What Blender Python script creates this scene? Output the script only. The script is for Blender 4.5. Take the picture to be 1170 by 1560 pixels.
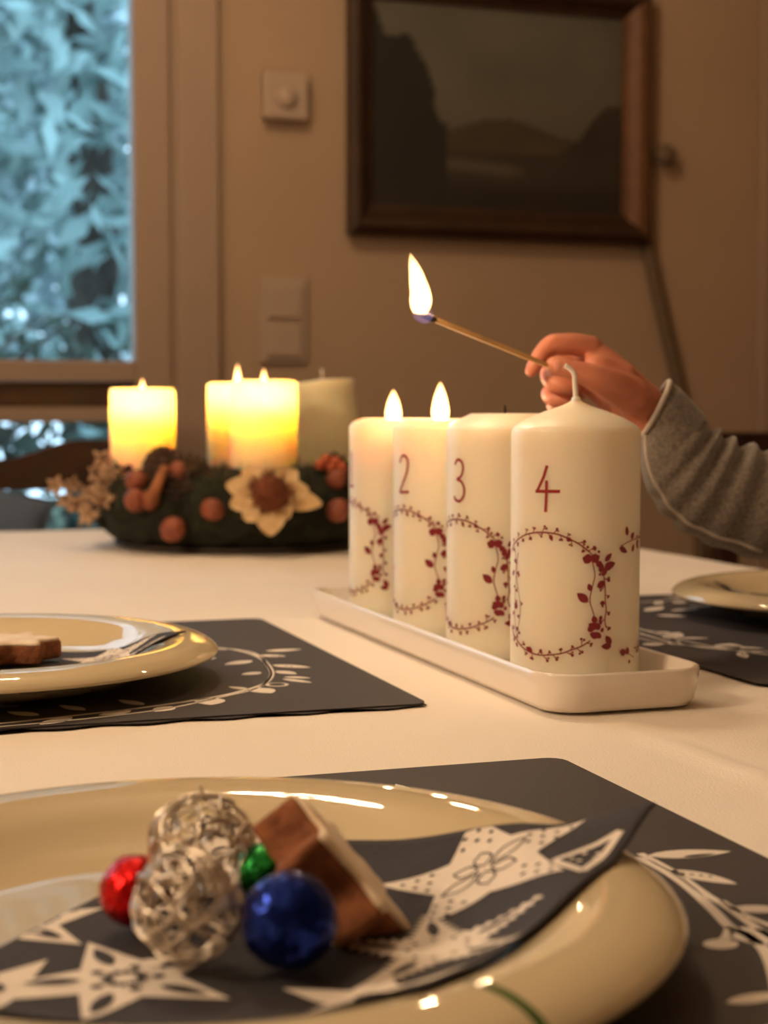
import bpy, bmesh, math, random
from mathutils import Vector, Matrix, noise

# ------------------------------------------------------------------ scene, camera, world, exposure
for o in list(bpy.data.objects):
    bpy.data.objects.remove(o)
SC = bpy.context.scene
COL = SC.collection
TT = 0.75                      # height of the cloth on the table top
CAM_H = 0.15                   # camera above the table
FPX = 2450.0                   # focal length in pixels of the 1170 x 1560 frame
YAW = math.radians(18.2)
PITCH = math.atan(150.0 / FPX)
CAMP = Vector((0.0, 0.0, TT + CAM_H))
FWD = Vector((math.sin(YAW) * math.cos(PITCH), math.cos(YAW) * math.cos(PITCH), -math.sin(PITCH)))
RIGHT = Vector((math.cos(YAW), -math.sin(YAW), 0.0))
UP = RIGHT.cross(FWD)

cam_d = bpy.data.cameras.new('camera')
cam = bpy.data.objects.new('camera', cam_d)
COL.objects.link(cam)
cam.location = CAMP
cam.rotation_euler = Matrix((RIGHT, UP, -FWD)).transposed().to_euler()
cam_d.sensor_fit = 'VERTICAL'
cam_d.sensor_height = 36.0
cam_d.lens = FPX / 1560.0 * 36.0
cam_d.clip_start = 0.02
cam_d.dof.use_dof = True
cam_d.dof.focus_distance = 0.70
cam_d.dof.aperture_fstop = (cam_d.lens / 1000.0) / 0.0048
SC.camera = cam

world = bpy.data.worlds.new('overcast_dusk')
SC.world = world
world.use_nodes = True
bg = world.node_tree.nodes['Background']
bg.inputs[0].default_value = (0.40, 0.58, 0.74, 1)
bg.inputs[1].default_value = 4.8

SC.view_settings.view_transform = 'Standard'
SC.view_settings.look = 'None'
SC.view_settings.gamma = 1.0
SC.view_settings.exposure = 0.0
SC.view_settings.use_curve_mapping = False
SC.cycles.use_denoising = True
SC.cycles.sample_clamp_indirect = 6.0
SC.cycles.caustics_reflective = False
SC.cycles.caustics_refractive = False

LAMP_L = 640.0                 # radiance of the pendant bulbs
SHADE_L = 43.0                 # radiance of the floor lamp's shade
FLAME_W = 0.22                # watts of one candle flame
LAMP_COL = (1.0, 0.72, 0.455)
FLAME_COL = (1.0, 0.66, 0.36)

RND = random.Random(4)


def ray(px, py):
    return FWD + RIGHT * ((px - 585.0) / FPX) + UP * ((780.0 - py) / FPX)


def unproj(px, py, depth):
    return CAMP + ray(px, py) * depth


def onplane(px, py, z):
    r = ray(px, py)
    return CAMP + r * ((z - CAMP.z) / r.z)


# ------------------------------------------------------------------ helpers
ORG = {}


def empty(name, loc):
    o = bpy.data.objects.new(name, None)
    o.location = loc
    COL.objects.link(o)
    ORG[o] = Vector(loc)
    return o


def tag(o, label=None, cat=None, group=None, kind=None):
    if label: o['label'] = label
    if cat: o['category'] = cat
    if group: o['group'] = group
    if kind: o['kind'] = kind
    return o


class G:
    """collects world-space geometry for one mesh object"""
    def __init__(self):
        self.v = []; self.f = []; self.sm = []

    def add(self, vs, fs, smooth=True):
        b = len(self.v)
        self.v += [Vector(p) for p in vs]
        self.f += [tuple(b + i for i in f) for f in fs]
        self.sm += [smooth] * len(fs)
        return self

    def tube(self, pts, rad, seg=8, cap=True, closed=False):
        pts = [Vector(p) for p in pts]
        n = len(pts)
        if not isinstance(rad, (list, tuple)): rad = [rad] * n
        vs = []; fs = []
        prev = None
        for i, p in enumerate(pts):
            if closed:
                t = (pts[(i + 1) % n] - pts[i - 1])
            else:
                t = pts[min(i + 1, n - 1)] - pts[max(i - 1, 0)]
            if t.length < 1e-9: t = Vector((0, 0, 1))
            t.normalize()
            if prev is None:
                a = t.orthogonal().normalized()
            else:
                a = prev - t * prev.dot(t)
                if a.length < 1e-6: a = t.orthogonal()
                a.normalize()
            prev = a
            b = t.cross(a)
            for k in range(seg):
                an = 2 * math.pi * k / seg
                vs.append(p + (a * math.cos(an) + b * math.sin(an)) * rad[i])
        m = n if closed else n - 1
        for i in range(m):
            j = (i + 1) % n
            for k in range(seg):
                l = (k + 1) % seg
                fs.append((i * seg + k, i * seg + l, j * seg + l, j * seg + k))
        if cap and not closed:
            fs.append(tuple(range(seg))[::-1])
            fs.append(tuple((n - 1) * seg + k for k in range(seg)))
        return self.add(vs, fs)

    def lathe(self, c, prof, seg=48, axis=None, xdir=None):
        c = Vector(c)
        az = Vector(axis).normalized() if axis is not None else Vector((0, 0, 1))
        ax = az.orthogonal().normalized() if axis is not None else Vector((1, 0, 0))
        ay = az.cross(ax)
        vs = []; fs = []; rows = []
        for (r, z) in prof:
            if r < 1e-7:
                rows.append([len(vs)]); vs.append(c + az * z)
            else:
                row = []
                for k in range(seg):
                    an = 2 * math.pi * k / seg
                    row.append(len(vs))
                    vs.append(c + ax * (r * math.cos(an)) + ay * (r * math.sin(an)) + az * z)
                rows.append(row)
        for a, b in zip(rows[:-1], rows[1:]):
            for k in range(seg):
                l = (k + 1) % seg
                if len(a) == 1 and len(b) == 1: continue
                if len(a) == 1: fs.append((a[0], b[l], b[k]))
                elif len(b) == 1: fs.append((a[k], a[l], b[0]))
                else: fs.append((a[k], a[l], b[l], b[k]))
        return self.add(vs, fs)

    def sphere(self, c, r, seg=16, rings=10, sc=(1, 1, 1)):
        prof = [(r * math.sin(math.pi * i / rings), -r * math.cos(math.pi * i / rings)) for i in range(rings + 1)]
        prof[0] = (0, -r); prof[-1] = (0, r)
        b = len(self.v)
        self.lathe((0, 0, 0), prof, seg)
        for i in range(b, len(self.v)):
            p = self.v[i]
            self.v[i] = Vector((p.x * sc[0], p.y * sc[1], p.z * sc[2])) + Vector(c)
        return self

    def box(self, lo, hi, bev=0.0, mtx=None):
        bm = bmesh.new()
        bmesh.ops.create_cube(bm, size=1.0)
        s = [hi[i] - lo[i] for i in range(3)]; c = [(hi[i] + lo[i]) / 2 for i in range(3)]
        for v in bm.verts:
            v.co = Vector([v.co[i] * s[i] + c[i] for i in range(3)])
        if bev > 0:
            bmesh.ops.bevel(bm, geom=list(bm.edges), offset=bev, segments=2, profile=0.5, affect='EDGES')
        bm.verts.index_update()
        vs = [(mtx @ v.co) if mtx is not None else v.co.copy() for v in bm.verts]
        fs = [tuple(v.index for v in f.verts) for f in bm.faces]
        bm.free()
        return self.add(vs, fs, False)

    def prism(self, poly, z0, z1, to3):
        """extrude a 2-D polygon; to3(x, y, h) gives the world point"""
        n = len(poly)
        cx = sum(p[0] for p in poly) / n; cy = sum(p[1] for p in poly) / n
        vs = [to3(x, y, z0) for x, y in poly] + [to3(x, y, z1) for x, y in poly] + [to3(cx, cy, z0), to3(cx, cy, z1)]
        fs = []
        for i in range(n):
            j = (i + 1) % n
            fs += [(i, j, n + j, n + i), (2 * n, j, i), (2 * n + 1, n + i, n + j)]
        return self.add(vs, fs, False)

    def build(self, name, mat, parent=None, loc=None, smooth=None, fixn=False):
        if parent is not None: o0 = ORG[parent]
        else: o0 = Vector(loc) if loc is not None else Vector((0, 0, 0))
        me = bpy.data.meshes.new(name)
        me.from_pydata([tuple(p - o0) for p in self.v], [], self.f)
        me.polygons.foreach_set('use_smooth', [(s if smooth is None else smooth) for s in self.sm])
        me.update()
        if fixn:
            bm = bmesh.new(); bm.from_mesh(me)
            bmesh.ops.recalc_face_normals(bm, faces=bm.faces)
            bm.to_mesh(me); bm.free()
        me.materials.append(mat)
        ob = bpy.data.objects.new(name, me)
        COL.objects.link(ob)
        if parent is not None: ob.parent = parent
        else: ob.location = o0
        ORG[ob] = o0
        return ob


def srgb(r, g, b):
    f = lambda c: (c / 255 / 12.92) if c / 255 <= 0.04045 else ((c / 255 + 0.055) / 1.055) ** 2.4
    return (f(r), f(g), f(b))


def mat(name, col, rough=0.5, metal=0.0, sss=0.0, sss_r=(1, .5, .25), sss_s=0.01, bump=0.0, bscale=200.0,
        var=0.0, vscale=20.0, col2=None, coat=0.0, spec=None, sheen=0.0, transm=0.0):
    m = bpy.data.materials.new(name); m.use_nodes = True
    nt = m.node_tree; b = nt.nodes['Principled BSDF']
    b.inputs['Base Color'].default_value = (*col, 1)
    b.inputs['Roughness'].default_value = rough
    b.inputs['Metallic'].default_value = metal
    if sss:
        b.inputs['Subsurface Weight'].default_value = sss
        b.inputs['Subsurface Radius'].default_value = sss_r
        b.inputs['Subsurface Scale'].default_value = sss_s
    if coat:
        b.inputs['Coat Weight'].default_value = coat
        b.inputs['Coat Roughness'].default_value = 0.08
    if spec is not None: b.inputs['Specular IOR Level'].default_value = spec
    if sheen: b.inputs['Sheen Weight'].default_value = sheen
    if transm: b.inputs['Transmission Weight'].default_value = transm
    tc = None
    if var > 0 or col2 is not None or bump > 0:
        tc = nt.nodes.new('ShaderNodeTexCoord')
    if var > 0 or col2 is not None:
        n = nt.nodes.new('ShaderNodeTexNoise'); n.inputs['Scale'].default_value = vscale; n.inputs['Detail'].default_value = 5
        nt.links.new(tc.outputs['Object'], n.inputs['Vector'])
        cr = nt.nodes.new('ShaderNodeValToRGB')
        c2 = col2 if col2 is not None else tuple(c * (1 - var) for c in col)
        cr.color_ramp.elements[0].position = 0.35; cr.color_ramp.elements[1].position = 0.65
        cr.color_ramp.elements[0].color = (*c2, 1); cr.color_ramp.elements[1].color = (*col, 1)
        nt.links.new(n.outputs['Fac'], cr.inputs['Fac']); nt.links.new(cr.outputs['Color'], b.inputs['Base Color'])
    if bump > 0:
        n2 = nt.nodes.new('ShaderNodeTexNoise'); n2.inputs['Scale'].default_value = bscale; n2.inputs['Detail'].default_value = 4
        nt.links.new(tc.outputs['Object'], n2.inputs['Vector'])
        bp = nt.nodes.new('ShaderNodeBump'); bp.inputs['Strength'].default_value = bump; bp.inputs['Distance'].default_value = 0.002
        nt.links.new(n2.outputs['Fac'], bp.inputs['Height']); nt.links.new(bp.outputs['Normal'], b.inputs['Normal'])
    return m


def mat_emit(name, col, strength):
    m = bpy.data.materials.new(name); m.use_nodes = True
    nt = m.node_tree; nt.nodes.clear()
    e = nt.nodes.new('ShaderNodeEmission'); e.inputs[0].default_value = (*col, 1); e.inputs[1].default_value = strength
    o = nt.nodes.new('ShaderNodeOutputMaterial'); nt.links.new(e.outputs[0], o.inputs['Surface'])
    return m


def mat_flame(name, col, density):
    """glowing gas: a thin emitting volume"""
    m = bpy.data.materials.new(name); m.use_nodes = True
    nt = m.node_tree; nt.nodes.clear()
    e = nt.nodes.new('ShaderNodeEmission'); e.inputs[0].default_value = (*col, 1); e.inputs[1].default_value = density
    o = nt.nodes.new('ShaderNodeOutputMaterial'); nt.links.new(e.outputs[0], o.inputs['Volume'])
    return m


def mat_glass(name, tint=(0.95, 0.97, 0.97)):
    m = bpy.data.materials.new(name); m.use_nodes = True
    nt = m.node_tree; nt.nodes.clear()
    t = nt.nodes.new('ShaderNodeBsdfTransparent'); t.inputs[0].default_value = (*tint, 1)
    g = nt.nodes.new('ShaderNodeBsdfGlossy'); g.inputs['Roughness'].default_value = 0.02
    fr = nt.nodes.new('ShaderNodeFresnel'); fr.inputs['IOR'].default_value = 1.45
    mx = nt.nodes.new('ShaderNodeMixShader')
    nt.links.new(fr.outputs[0], mx.inputs[0]); nt.links.new(t.outputs[0], mx.inputs[1]); nt.links.new(g.outputs[0], mx.inputs[2])
    o = nt.nodes.new('ShaderNodeOutputMaterial'); nt.links.new(mx.outputs[0], o.inputs['Surface'])
    return m


M = {}
M['wall'] = mat('wall_paint', srgb(172, 147, 122), 0.85, bump=0.25, bscale=60, var=0.06, vscale=4)
M['wall2'] = mat('wall_paint_plain', srgb(182, 160, 138), 0.85)
M['ceiling'] = mat('ceiling_paint', srgb(225, 215, 200), 0.9)
M['floor'] = mat('floor_wood', srgb(120, 82, 52), 0.45, var=0.35, vscale=6)
M['trimwood'] = mat('door_frame_paint', srgb(162, 140, 122), 0.5, var=0.05, vscale=8)
M['switch'] = mat('switch_plastic', srgb(172, 152, 134), 0.5)
M['darkwood'] = mat('frame_dark_wood', srgb(56, 34, 19), 0.4, var=0.4, vscale=25)
M['darkwood_lit'] = mat('frame_dark_wood_lit', srgb(104, 66, 34), 0.45, metal=0.2, var=0.3, vscale=30)  # right bar only: the light falling on it is put into the colour
M['chairwood'] = mat('chair_wood', srgb(52, 22, 13), 0.4, var=0.35, vscale=18)
M['cloth'] = mat('table_cloth', srgb(244, 234, 220), 0.62, bump=0.18, bscale=900, var=0.035, vscale=9, sheen=0.1)
M['tablewood'] = mat('table_wood', srgb(110, 72, 44), 0.5, var=0.3, vscale=12)
M['matpaper'] = mat('placemat_charcoal', srgb(60, 54, 55), 0.7, bump=0.12, bscale=700, var=0.05, vscale=60)
M['matback'] = mat('placemat_backing', srgb(50, 46, 47), 0.8)
M['print_w'] = mat('white_print', srgb(226, 216, 204), 0.75)
M['print_d'] = mat('charcoal_print', srgb(52, 48, 52), 0.75)
M['napkin'] = mat('napkin_paper', srgb(48, 45, 50), 0.8, bump=0.3, bscale=500, var=0.08, vscale=80)
M['napkin_w'] = mat('napkin_white_print', srgb(232, 222, 210), 0.8, var=0.05, vscale=90)
M['porcelain'] = mat('cream_porcelain', srgb(206, 190, 156), 0.025, spec=0.5)
M['porcelain_w'] = mat('white_porcelain', srgb(236, 226, 214), 0.06, spec=0.5)
M['green_glaze'] = mat('green_glaze', srgb(60, 92, 40), 0.15)
M['wax'] = mat('white_wax', srgb(240, 232, 214), 0.38, sss=1.0, sss_r=(1.0, 0.70, 0.42), sss_s=0.020, bump=0.03, bscale=500)
M['wax_cream'] = mat('cream_wax', srgb(250, 232, 196), 0.45, sss=1.0, sss_r=(1.0, 0.66, 0.36), sss_s=0.060)
M['wax_plain'] = mat('cream_wax_cold', srgb(255, 234, 196), 0.45, sss=1.0, sss_r=(1.0, 0.6, 0.3), sss_s=0.008)
M['print_r'] = mat('red_print', srgb(128, 24, 36), 0.5)
M['print_r2'] = mat('red_number_print', srgb(150, 24, 32), 0.5)
M['wick_w'] = mat('white_wick', srgb(240, 232, 225), 0.8)
M['wick_b'] = mat('burnt_wick', (0.006, 0.005, 0.005), 0.9)
M['flame'] = mat_flame('candle_flame', (1.0, 0.50, 0.16), 1500)
M['flame_m'] = mat_flame('match_flame', (1.0, 0.55, 0.20), 900)
M['flame_b'] = mat_flame('flame_blue_base', (0.55, 0.38, 0.80), 45)
M['matchwood'] = mat('match_wood', srgb(222, 176, 116), 0.7, var=0.15, vscale=120)
M['char'] = mat('burnt_match_head', srgb(46, 36, 48), 0.9, bump=0.6, bscale=600)
M['skin'] = mat('skin', srgb(198, 126, 100), 0.5, sss=0.35, sss_r=(1, .35, .2), sss_s=0.006, bump=0.12, bscale=420, var=0.12, vscale=60)
M['nail'] = mat('finger_nail', srgb(205, 138, 118), 0.3)
M['sweater'] = mat('grey_knit', srgb(132, 122, 112), 0.95, bump=0.55, bscale=900, col2=srgb(98, 90, 83), vscale=420, sheen=0.4)
M['sweater_edge'] = mat('grey_knit_edge', srgb(186, 176, 164), 0.95, bump=0.8, bscale=600, sheen=0.4)  # paler than the knit: the backlight on the sleeve seam is in its colour
M['jeans'] = mat('blue_denim', srgb(52, 66, 92), 0.9, bump=0.3, bscale=600)
M['hair'] = mat('brown_hair', srgb(84, 56, 36), 0.6, bump=0.6, bscale=150, var=0.4, vscale=60)
M['eye'] = mat('eye_dark', srgb(40, 30, 24), 0.2)
M['lips'] = mat('lips', srgb(176, 96, 86), 0.5)
M['shoe'] = mat('slipper_felt', srgb(70, 66, 70), 0.9)
M['foil_r'] = mat('red_foil', srgb(205, 22, 22), 0.22, metal=0.85, bump=0.7, bscale=260)
M['foil_b'] = mat('blue_foil', srgb(22, 44, 130), 0.20, metal=0.85, bump=0.35, bscale=180)
M['foil_g'] = mat('green_foil', srgb(34, 140, 60), 0.22, metal=0.85, bump=0.7, bscale=260)
M['silver'] = mat('silver_wire', srgb(225, 215, 200), 0.32, metal=1.0)
M['cookie'] = mat('cinnamon_cookie', srgb(150, 92, 56), 0.9, bump=0.9, bscale=260, col2=srgb(112, 64, 36), vscale=160)
M['icing'] = mat('sugar_icing', srgb(240, 226, 204), 0.6, bump=0.4, bscale=200, col2=srgb(222, 198, 166), vscale=120)
M['moss'] = mat('dark_moss', srgb(34, 37, 18), 0.95, col2=srgb(18, 21, 10), vscale=90)
M['needle'] = mat('fir_needles', srgb(36, 42, 20), 0.8, col2=srgb(20, 25, 12), vscale=70)
M['cone'] = mat('pine_cone', srgb(66, 42, 32), 0.8, var=0.5, vscale=120)
M['nut'] = mat('hazelnut_shell', srgb(150, 80, 54), 0.6, col2=srgb(104, 50, 34), vscale=60)
M['petal'] = mat('dried_petal', srgb(236, 208, 160), 0.85, col2=srgb(214, 176, 122), vscale=80)
M['petal_c'] = mat('dried_flower_head', srgb(120, 66, 40), 0.95, bump=0.8, bscale=300)
M['pale'] = mat('pale_dried_pod', srgb(190, 158, 126), 0.85, col2=srgb(136, 104, 82), vscale=70)
M['cinn'] = mat('cinnamon_bark', srgb(168, 104, 62), 0.8, var=0.3, vscale=60)
M['orange'] = mat('orange_berry', srgb(176, 84, 48), 0.6)
M['plinth'] = mat('wreath_dish', srgb(60, 52, 44), 0.6)
M['cushion'] = mat('blue_cushion', srgb(92, 108, 132), 0.9, bump=0.3, bscale=300, var=0.1, vscale=15)
M['cord_shadow'] = mat('cord_and_shadow', srgb(104, 86, 66), 0.8)  # lamp cord and knob, also the tube that draws the wall's slanting shadow
M['glass'] = mat_glass('door_glass')
M['bark'] = mat('tree_bark', srgb(72, 66, 60), 0.95, var=0.3, vscale=10)
M['leaf'] = mat('garden_leaf', srgb(142, 170, 168), 0.7, var=0.35, vscale=2.5)
M['leaf_d'] = mat('dark_evergreen_leaf', srgb(44, 64, 52), 0.8, var=0.4, vscale=3)
M['leaf_p'] = mat('pale_garden_leaf', srgb(180, 200, 206), 0.7, var=0.3, vscale=2)
M['lawn'] = mat('lawn', srgb(70, 92, 58), 0.95, var=0.4, vscale=3)
M['brass'] = mat('lamp_brass', srgb(190, 150, 90), 0.3, metal=1.0)
M['bulb'] = mat_emit('lamp_bulb', LAMP_COL, LAMP_L)
M['shade'] = mat_emit('lamp_shade_lit', LAMP_COL, SHADE_L)


def smooth(a, b, x):
    t = max(0.0, min(1.0, (x - a) / (b - a))); return t * t * (3 - 2 * t)


def spline(pts, n=8):
    """Catmull-Rom through points of any dimension"""
    pts = [tuple(p) for p in pts]
    out = []
    for i in range(len(pts) - 1):
        p0 = pts[max(i - 1, 0)]; p1 = pts[i]; p2 = pts[i + 1]; p3 = pts[min(i + 2, len(pts) - 1)]
        for k in range(n):
            t = k / n
            out.append(tuple(0.5 * (2 * b + (c - a) * t + (2 * a - 5 * b + 4 * c - d) * t * t + (3 * b - a - 3 * c + d) * t ** 3)
                             for a, b, c, d in zip(p0, p1, p2, p3)))
    out.append(pts[-1])
    return out


# ------------------------------------------------------------------ flat print drawing: 2-D triangles laid on a surface
class Ink:
    def __init__(self): self.t = []

    def fan(self, poly, c=None):
        n = len(poly)
        if c is None: c = (sum(p[0] for p in poly) / n, sum(p[1] for p in poly) / n)
        for i in range(n):
            self.t.append((c, poly[i], poly[(i + 1) % n]))
        return self

    def stroke(self, pts, w, w2=None):
        n = len(pts)
        L = []; R = []
        for i, p in enumerate(pts):
            a = pts[max(i - 1, 0)]; b = pts[min(i + 1, n - 1)]
            dx, dy = b[0] - a[0], b[1] - a[1]; l = math.hypot(dx, dy) or 1e-9
            ww = w if w2 is None else w + (w2 - w) * i / max(n - 1, 1)
            nx, ny = -dy / l * ww / 2, dx / l * ww / 2
            L.append((p[0] + nx, p[1] + ny)); R.append((p[0] - nx, p[1] - ny))
        for i in range(n - 1):
            self.t += [(L[i], R[i], R[i + 1]), (L[i], R[i + 1], L[i + 1])]
        return self

    def dot(self, c, r, n=8, sx=1.0, sy=1.0):
        return self.fan([(c[0] + r * sx * math.cos(2 * math.pi * k / n), c[1] + r * sy * math.sin(2 * math.pi * k / n)) for k in range(n)], c)

    def leaf(self, a, b, w, n=7):
        dx, dy = b[0] - a[0], b[1] - a[1]
        up = []; dn = []
        for i in range(n + 1):
            t = i / n
            h = w / 2 * (math.sin(math.pi * t ** 0.85) ** 0.8)
            l = math.hypot(dx, dy) or 1e-9
            nx, ny = -dy / l * h, dx / l * h
            up.append((a[0] + dx * t + nx, a[1] + dy * t + ny)); dn.append((a[0] + dx * t - nx, a[1] + dy * t - ny))
        return self.fan(up + dn[::-1][1:-1], (a[0] + dx * .5, a[1] + dy * .5))

    def lay(self, to3, maxe):
        g = G()
        idx = {}

        def vid(p):
            k = (round(p[0], 6), round(p[1], 6))
            if k not in idx:
                idx[k] = len(g.v); g.v.append(Vector(to3(p[0], p[1])))
            return idx[k]
        st = list(self.t)
        while st:
            a, b, c = st.pop()
            e = [(math.dist(a, b), a, b, c), (math.dist(b, c), b, c, a), (math.dist(c, a), c, a, b)]
            l, p, q, r = max(e, key=lambda s: s[0])
            if l > maxe:
                m = ((p[0] + q[0]) / 2, (p[1] + q[1]) / 2)
                st += [(p, m, r), (m, q, r)]
            else:
                f = (vid(a), vid(b), vid(c))
                if len(set(f)) == 3: g.f.append(f); g.sm.append(True)
        return g


# ------------------------------------------------------------------ room shell
WY = 2.81                                        # inner face of the end wall
DX0, DX1, DZ1 = -1.30, 0.61, 2.12                # opening of the patio door (with casing), widened for an added unseen leaf
RX0, RX1, RY0, RH = -1.9, 2.3, -2.4, 2.55


def struct(name, g, m, parent=None, label=None):
    o = g.build(name, m, parent)
    if parent is None: tag(o, label, None, None, 'structure')
    return o


struct('floor', G().box((RX0, RY0, -0.05), (RX1, WY, 0)), M['floor'], label='brown wooden floor under the dining table')
struct('ceiling', G().box((RX0, RY0, RH), (RX1, WY, RH + 0.08)), M['ceiling'], label='plain pale ceiling over the dining room')
wb = G().box((RX0 - .1, WY, 0), (DX0, WY + 0.22, RH)).box((DX1, WY, 0), (RX1 + .1, WY + 0.22, RH)).box((DX0, WY, DZ1), (DX1, WY + 0.22, RH))
struct('wall_back', wb, M['wall'], label='beige plastered wall with the painting and the patio door')
struct('wall_left', G().box((RX0 - .1, RY0, 0), (RX0, WY, RH)), M['wall2'], label='plain beige side wall on the window side')
struct('wall_right', G().box((RX1, RY0, 0), (RX1 + .1, WY, RH)), M['wall2'], label='plain beige side wall behind the child')
struct('wall_front', G().box((RX0 - .1, RY0 - .1, 0), (RX1 + .1, RY0, RH)), M['wall2'], label='plain beige wall facing the painting')
struct('baseboard_back', G().box((DX1 + .002, WY - .015, 0), (RX1, WY, .08), .003), M['trimwood'], label='pale baseboard along the painted wall')
# vertical boxed-in ledge on the wall beside the painting
pr = onplane(1152, 400, 1.1); r0 = ray(1150, 400); tpx = CAMP + r0 * (WY / r0.y)
struct('trim_1', G().box((tpx.x, WY - .03, 0), (tpx.x + .16, WY, RH), .004), M['trimwood'], label='pale vertical door casing further along the painted wall')

# patio door: casing, sash with mid rail, two panes
door = empty('door_1', (0.05, WY, 0)); tag(door, 'glazed patio door in a pale casing with the garden behind', None, None, 'structure')
cs = G().box((0.542, WY - .018, 0), (DX1 + .002, WY + .0, DZ1 + .07), .004).box((DX0 - .0, WY - .018, 0), (DX0 + .07, WY, DZ1 + .07), .004)
cs.box((DX0 + .0705, WY - .018, DZ1 - .0), (.5415, WY, DZ1 + .07), .004)
cs.box((0.600, WY - .024, 0), (0.612, WY - .0185, DZ1 + .07), .002)
cs.build('casing', M['trimwood'], door)
jm = G().box((0.535, WY + .0005, 0), (DX1 - .0005, WY + .20, DZ1 - .0005)).box((DX0 + .0005, WY + .0005, 0), (DX0 + .075, WY + .20, DZ1 - .0005))
jm.build('jamb', M['trimwood'], door)
sash = G().box((0.470, WY + .010, .01), (0.534, WY + .07, DZ1 - .01), .004).box((-.374, WY + .010, .01), (-.30, WY + .07, DZ1 - .01), .004)
sash.box((-.30, WY + .012, .885), (.470, WY + .068, .992), .003).box((-.30, WY + .012, .01), (.470, WY + .068, .14), .003).box((-.30, WY + .012, 2.03), (.470, WY + .068, DZ1 - .01), .003)
sash.build('sash', M['trimwood'], door)
added_leaf = G().box((-.452, WY + .010, .01), (-.378, WY + .07, DZ1 - .01), .004).box((-1.224, WY + .010, .01), (-1.15, WY + .07, DZ1 - .01), .004)  # second leaf, out of view, added to let in more daylight
added_leaf.box((-1.15, WY + .012, .885), (-.452, WY + .068, .992), .003).box((-1.15, WY + .012, .01), (-.452, WY + .068, .14), .003).box((-1.15, WY + .012, 2.03), (-.452, WY + .068, DZ1 - .01), .003)
added_leaf.build('sash', M['trimwood'], door)
G().box((-1.15, WY + .036, .992), (-.452, WY + .042, 2.03)).build('pane', M['glass'], door)
G().box((-1.15, WY + .036, .14), (-.452, WY + .042, .885)).build('pane', M['glass'], door)
G().box((-.30, WY + .036, .992), (.470, WY + .042, 2.03)).build('pane', M['glass'], door)
G().box((-.30, WY + .036, .14), (.470, WY + .042, .885)).build('pane', M['glass'], door)

# ------------------------------------------------------------------ garden outside
struct('ground', G().box((-7, WY + .23, -.16), (9, 20, -.12)), M['lawn'], label='dull green lawn beyond the patio door')


def crown(c, rad, n, leaf, rnd, hollow=0.25):
    g = G()
    for _ in range(n):
        while True:
            p = Vector((rnd.uniform(-1, 1), rnd.uniform(-1, 1), rnd.uniform(-1, 1)))
            if p.length <= 1: break
        k = noise.noise(Vector((p.x * 2.2 + c[0], p.y * 2.2 + c[1], p.z * 2.2 + c[2])))
        if k < -hollow: continue
        q = Vector((p.x * rad[0], p.y * rad[1], p.z * rad[2])) + Vector(c)
        a = Vector((rnd.gauss(0, 1), rnd.gauss(0, 1), rnd.gauss(0, 1))).normalized(); b = a.orthogonal().normalized()
        s = leaf * rnd.uniform(.6, 1.3)
        g.add([q - a * s, q + b * s * .45, q + a * s, q - b * s * .45], [(0, 1, 2, 3)], False)
    return g


def tree(name, label, base, h, rad, n, leaf, lm, cat='tree', seed=1, group=None):
    rnd = random.Random(seed)
    e = empty(name, base); tag(e, label, cat, group)
    b = Vector(base)
    tk = G().tube([b, b + Vector((.03, 0, h * .4)), b + Vector((-.04, .02, h * .75)), b + Vector((0, 0, h))], [h * .035, h * .028, h * .018, .01], 9)
    for k in range(9):
        z = h * (.3 + .6 * k / 9); an = rnd.uniform(0, 6.28); L = rad[0] * .8
        tk.tube([b + Vector((0, 0, z)), b + Vector((math.cos(an) * L * .5, math.sin(an) * L * .5, z + .15)), b + Vector((math.cos(an) * L, math.sin(an) * L, z + .35))], [h * .012, h * .008, .006], 6)
    tk.build('trunk', M['bark'], e)
    crown((b.x, b.y, b.z + h * .62), rad, n, leaf, rnd).build('crown', lm, e)
    return e


GZ = -.12
tree('garden_tree', 'slim dark-trunked garden tree with blue-green leaves seen through the patio door', (.42, 7.2, GZ), 4.6, (.55, .6, 2.3), 900, .11, M['leaf'], seed=3)
tree('garden_tree', 'broad pale-leaved garden tree standing furthest behind the patio door', (-.2, 10.5, GZ), 5.5, (1.7, 1.0, 2.6), 2600, .17, M['leaf_p'], seed=5)
tree('garden_tree', 'bushy blue-green garden tree standing beside the dark-trunked one', (1.25, 9.0, GZ), 5.0, (.7, .8, 2.4), 1300, .13, M['leaf'], seed=8)
tree('evergreen_bush', 'low dark evergreen bush at the foot of the garden trees', (.15, 5.6, GZ), 1.35, (.75, .5, .75), 2400, .05, M['leaf_d'], 'bush', seed=9)
tree('evergreen_bush', 'dark evergreen bush close to the hinge side of the patio door', (1.55, 6.4, GZ), 1.5, (.60, .5, .8), 2200, .05, M['leaf_d'], 'bush', seed=12)

tree('garden_tree', 'dense pale blue-green tree filling the back of the garden', (.55, 14.0, GZ), 6.5, (2.2, 1.2, 3.2), 3800, .20, M['leaf_p'], seed=21)
tree('garden_tree', 'tall pale tree at the far edge of the garden towards the hinge side', (3.2, 17.2, GZ), 6.5, (1.9, 1.2, 3.2), 2600, .20, M['leaf_p'], seed=25)

# ------------------------------------------------------------------ things on the wall
# painting
PX0, PX1, PZ0, PZ1 = .850, 1.446, .9 + .322, .9 + .790
paint = empty('framed_painting', (1.15, WY, PZ0)); tag(paint, 'dark old landscape painting in a brown wooden frame on the wall', 'painting')
fw = .046


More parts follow.
